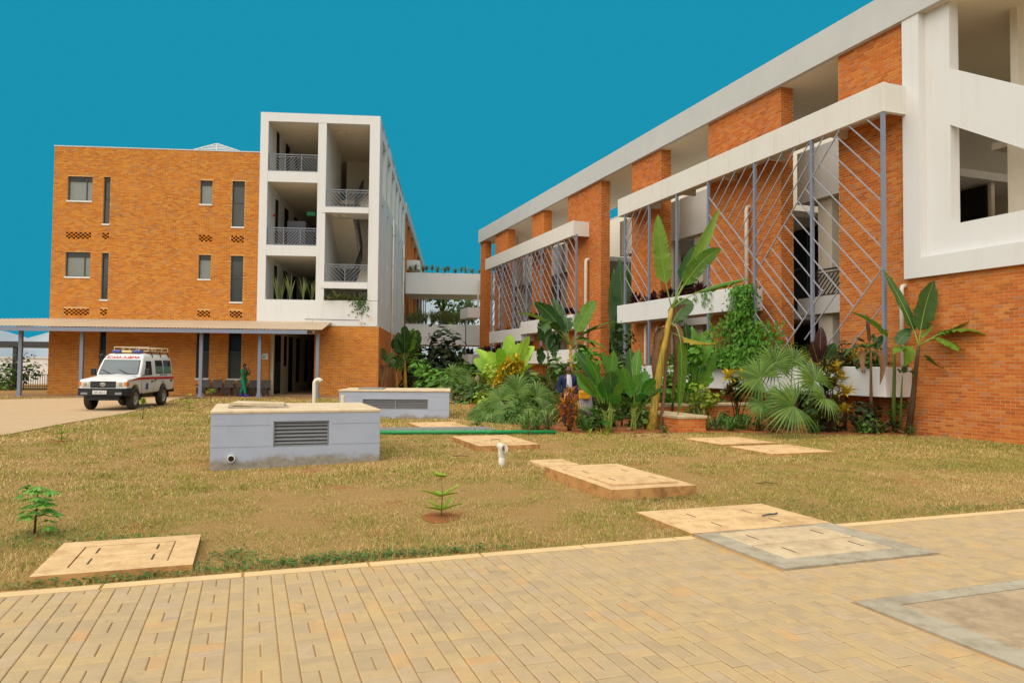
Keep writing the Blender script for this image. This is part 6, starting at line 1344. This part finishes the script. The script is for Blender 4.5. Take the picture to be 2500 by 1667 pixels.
# ---- seedlings on the lawn
def araucaria(label,p,H,D,mat):
    t=thingW('conifer_seedling',label,'seedling',p); stalk(t,[p+Vector((0,0,-.02)),p+Vector((.01,0,H*.5)),p+Vector((0,0,H))],[.008,.006,.003],M['gstem'],'stem',6)
    mb=MB()
    for k,(f,L_) in enumerate(((.16,.50),(.50,.46),(.97,.22))):
        for j in range(5 if k<2 else 4):
            a=2*PI*j/5+k*.7+random.uniform(-.3,.3); h=Vector((math.cos(a),math.sin(a),random.uniform(.2,.6))); o=p+Vector((0,0,H*f)); s_=Vector((-h.y,h.x,0)).normalized(); L=L_*H*.95*random.uniform(.8,1.1)
            for q in range(14):
                c=o+h*L*(q/13)+Vector((0,0,-.12*L*(q/13)**2)); l=.10*H*(1.2-.6*q/13)+.012
                for sg in (-1,1): d=(h*.7+s_*sg+Vector((0,0,.35))).normalized(); mb.add([c,c+d*l+Vector((0,0,.004)),c+h*.05*H*1.3],[(0,1,2)])
            mb.add([o,o+h*L+Vector((0,0,-.1*L)),o+h*L*.5+s_*.004],[(0,1,2)])
    mb.build('needles',mat,t,kind='stuff')
    m=MB(); n=14; m.add([tuple(p+Vector((0,0,.018)))]+[tuple(p+Vector((math.cos(2*PI*i/n)*.22*random.uniform(.8,1.2),math.sin(2*PI*i/n)*.28*random.uniform(.8,1.2),.004))) for i in range(n)],[(0,1+i,1+(i+1)%n) for i in range(n)]); m.build('soil_mound',M['soil'],t)
araucaria('lime green conifer seedling in the centre of the near lawn',gnd(1077,1262),.46,8,V['seed'])
p=gnd(149,1078); araucaria('conifer seedling near the driveway edge at the left',p,.33,15,V['seed'])
araucaria('yellow green conifer seedling left of the near grey chamber',gnd(462,1003),.55,26,V['seed'])
p=gnd(348,1023); t_=thingW('tree_sapling','thin sapling with a round leaf tuft in front of the ambulance','sapling',p); stalk(t_,[p,p+Vector((.02,0,.3)),p+Vector((0,0,.5))],[.012,.009,.007],M['bark']); mb=MB(); straps(mb,p+Vector((0,0,.5)),26,.19,.06,(-20,75),.8); mb.build('crown',V['seed'],t_,kind='stuff')
p=gnd(514,985); t_=thingW('tree_sapling','thin sapling with a flat leaf tuft in front of the waiting seats','sapling',p); stalk(t_,[p,p+Vector((.02,0,.3)),p+Vector((.03,0,.52))],[.012,.009,.007],M['bark']); mb=MB(); straps(mb,p+Vector((0,0,.52)),26,.24,.06,(-15,40),.8); mb.build('crown',V['seed'],t_,kind='stuff')
p=gnd(84,1302); t_=thingW('cassava_seedling','knee high green seedling with fingered leaves left of the flat sandy manhole cover','seedling',p); stalk(t_,[p,p+Vector((.01,0,.2)),p+Vector((.02,0,.42))],[.012,.010,.006],M['bark'])
mb=MB(); r=random.Random(3)
for k in range(38):
    h=r.uniform(.06,.46); a=r.uniform(0,2*PI); e=r.uniform(.06,.17); o=p+Vector((.015,0,h)); q=o+Vector((math.cos(a)*e,math.sin(a)*e,.03)); mb.bar(o,q,.004,.004)
    for j in range(5):
        b_=a+(j-2)*.55; d=Vector((math.cos(b_),math.sin(b_),-.45)).normalized(); s_=Vector((-d.y,d.x,.1)).normalized(); l=r.uniform(.08,.13)
        mb.add([q,q+d*l*.55+s_*.02,q+d*l,q+d*l*.55-s_*.02],[(0,1,2,3)])
mb.build('leaves',V['strelb'],t_,kind='stuff')
# ================================================================ LAWN GRASS
def grass_mat():
    t=NT('lawn_grass'); r=t.rnd(); c=t.ramp(r,[(0,S(158,128,74)),(.35,S(190,158,98)),(.7,S(212,182,124)),(1,S(230,208,154))])
    g=t.ramp(r,[(0,S(110,116,44)),(.5,S(140,142,58)),(1,S(166,164,86))]); a=t.noise(0.35,detail=6,rough=0.65)
    b=t.noise(1.7,detail=4); f=t.ramp(t.math('ADD',a,t.math('MULTIPLY',b,.35)),[(.55,(.04,.04,.04)),(.72,(.75,.75,.75))])
    att=t.new('ShaderNodeAttribute'); att.attribute_name='green'
    f=t.math('MAXIMUM',f,att.outputs['Fac']); f2=t.math('GREATER_THAN',f,t.math('FRACT',t.math('MULTIPLY',r,17.3)))
    c=t.mix(f2,c,g); t.done(c,.8,.15); tr=t.new('ShaderNodeBsdfTranslucent'); t.link(c,tr.inputs['Color']); ms=t.new('ShaderNodeMixShader'); ms.inputs[0].default_value=.2
    t.link(t.p.outputs[0],ms.inputs[1]); t.link(tr.outputs[0],ms.inputs[2]); t.link(ms.outputs[0],t.n['Material Output'].inputs['Surface']); return t.m
M['grass']=grass_mat()
EXC=[(-1.56,-.39,6.54,7.69),(4.35,5.63,8.31,10.57),(4.65,5.31,11.29,12.03),(4.33,5.67,13.94,16.06),(4.37,5.73,19.09,21.01),(9.69,11.21,13.47,14.91),(9.64,11.21,11.71,13.13),(4.25,5.99,5,7.49),(-.6,2.26,13.18,15.67)]
bedp=[(6.9,22.6),(7.2,18.8),(7.9,17.0),(10.5,16.65),(13.6,15.45),(15.9,14.3),(16.84,13.95),(16.84,34),(10,34)]
def inpoly(x,y,P):
    c=np.zeros(len(x),bool)
    for i in range(len(P)):
        (x0,y0),(x1,y1)=P[i],P[i-1]; k=((y0>y)!=(y1>y))&(x<(x1-x0)*(y-y0)/(y1-y0+1e-12)+x0); c^=k
    return c
def scatter(n,u0,u1,v0,v1):
    u=u0+(u1-u0)*rng.random(n)**1.0; v=v0+(v1-v0)*rng.random(n)
    k=np.ones(n,bool)
    for a,b,c,d in EXC: k&=~((v>a)&(v<b)&(u>c)&(u<d))
    k&=~inpoly(v,u,bedp); k&=v<16.84
    x=v*nR.x+u*dR.x; y=v*nR.y+u*dR.y
    P=[(p[0],p[1]) for p in L_+far]; k&=~inpoly(x,y,P)
    s=x*nL.x+y*nL.y; t=x*dL.x+y*dL.y; k&=t<37.3; k&=~((s>-3.65)&(s<-.08)&(t>23.5)&(t<26.05))
    f=y; px=W_PX/2+F_PX*x/np.maximum(f,.1); k&=(px>-90)&(px<2600)
    return x[k],y[k],u[k],v[k]
rd=[gnd(-260,1100),gnd(0,1065),gnd(150,1036),gnd(310,1009),gnd(430,975),gnd(475,966)]; L_=[(p.x,p.y) for p in rd]
from mathutils import noise as mn_
VX=[];FX=[];GX=[]; base=0
for (n,u0,u1,v0,v1,nb,h,w,sp) in ((52000,6.335,10.5,-6,16.8,6,.036,.0055,.03),(46000,10.5,18,-8,16.8,6,.043,.011,.05),(34000,18,30,-14,13,4,.06,.02,.08),(16000,30,46,-16,12,4,.07,.035,.12)):
    x,y,u,v=scatter(n,u0,u1,v0,v1); z0=-0.09*np.exp(-((x+5.2)/2.4)**2-((y-12)/3.5)**2)
    g=np.clip(1-(u-6.36)/.55,0,1)*.55*(u<7)
    for (a,b,c,d) in EXC[:8]:
        dist=np.maximum(np.maximum(a-v,v-b),np.maximum(c-u,u-d)); g=np.maximum(g,np.clip(1-np.abs(dist)/.22,0,1)*.45)
    g=np.maximum(g,.65*np.exp(-((v-15)/3.2)**2-((u-11.5)/3)**2)); g=np.maximum(g,.5*np.exp(-((v+1.9)/.9)**2-((u-7.6)/.7)**2)); g=np.maximum(g,.6*np.exp(-((v-1.0)/1.2)**2-((u-6.5)/.35)**2))
    ln=np.array([mn_.noise((a_*.55,b_*.55,1.7)) for a_,b_ in zip(x.tolist(),y.tolist())]); l2=np.array([mn_.noise((a_*1.7,b_*1.7,5.1)) for a_,b_ in zip(x.tolist(),y.tolist())])
    keep=(rng.random(len(x))<np.clip(.95+1.3*(ln*.6+l2*.8)+g,.12,1)); x,y,z0,g,ln,l2=x[keep],y[keep],z0[keep],g[keep],ln[keep],l2[keep]
    g=np.clip(g*.8+np.clip(l2-.3,0,1)*.9,0,.95); hm=np.clip(1+.7*g+.7*l2+.4*ln,.5,1.9)
    for k in range(nb):
        N=len(x); ox=x+rng.normal(0,sp,N); oy=y+rng.normal(0,sp,N); az=rng.random(N)*2*PI; le=rng.uniform(.4,1.35,N); hh=h*rng.uniform(.6,1.3,N)*hm
        dx,dy=np.cos(az),np.sin(az); tx=ox+dx*hh*np.sin(le); ty=oy+dy*hh*np.sin(le); tz=z0+hh*np.cos(le)+.002
        wx,wy=-dy*w/2,dx*w/2
        P=np.stack([np.stack([ox-wx,oy-wy,z0-.004],1),np.stack([ox+wx,oy+wy,z0-.004],1),np.stack([tx,ty,tz],1)],1).reshape(-1,3)
        VX.append(P); GX.append(np.repeat(g,3))
VX=np.concatenate(VX).astype(np.float32); GX=np.concatenate(GX).astype(np.float32); nt=len(VX)//3
me=bpy.data.meshes.new('grass'); me.vertices.add(len(VX)); me.vertices.foreach_set('co',VX.ravel()); me.loops.add(nt*3); me.loops.foreach_set('vertex_index',np.arange(nt*3,dtype=np.int32))
me.polygons.add(nt); me.polygons.foreach_set('loop_start',np.arange(0,nt*3,3,dtype=np.int32)); me.polygons.foreach_set('loop_total',np.full(nt,3,dtype=np.int32)); me.update(calc_edges=True)
at_=me.attributes.new('green','FLOAT','POINT'); at_.data.foreach_set('value',GX); me.materials.append(M['grass'])
go=bpy.data.objects.new('grass',me); COL.objects.link(go); tag(go,'short dry lawn grass with greener patches along the edges','grass',kind='stuff')
print('grass tris',nt)
# twigs, leaves and stones lying on the lawn
m=MB(); r=random.Random(12)
for i in range(160):
    u=r.uniform(6.6,24); v=r.uniform(-4,14); p=RW(v,u); s=r.uniform(.015,.04); z=gz(p.x,p.y)+.03; a=r.uniform(0,6.28); m.add([(p.x,p.y,z),(p.x+s*math.cos(a),p.y+s*math.sin(a),z+.012),(p.x+s*1.6*math.cos(a+.5),p.y+s*1.6*math.sin(a+.5),z+.004),(p.x+s*math.cos(a+1),p.y+s*math.sin(a+1),z+.01)],[(0,1,2,3)])
for i in range(420):
    u=r.uniform(16.9,24); v=r.uniform(7.6,15.5)
    if u<17.0+max(0,(12-v))*.05-max(0,v-11)*.55+.2: u+=1.0
    p=RW(v,u); s=r.uniform(.03,.09); z=.02+r.random()*.03; a=r.uniform(0,6.28); m.add([(p.x,p.y,z),(p.x+s*math.cos(a),p.y+s*math.sin(a),z+.02),(p.x+s*2*math.cos(a+.4),p.y+s*2*math.sin(a+.4),z+.01),(p.x+s*math.cos(a+.9),p.y+s*math.sin(a+.9),z+.0)],[(0,1,2,3)])
o=m.build('leaf_litter',V['dry'],kind='stuff'); tag(o,'small dry leaves scattered over the lawn','leaf litter')
for (x,y,lab) in ((1125,1118,'thin brown twig lying on the lawn left of the tee pipe'),(1870,1325-140,'thin twig lying on the right lawn')):
    p=gnd(x,y); m=MB(); m.tube([p+Vector((-.15,0,.03)),p+Vector((0,.02,.045)),p+Vector((.16,-.01,.035))],[.006,.008,.004],5); solo(m,'twig',M['bark'],lab,'twig',(tuple(p),tuple(p)))
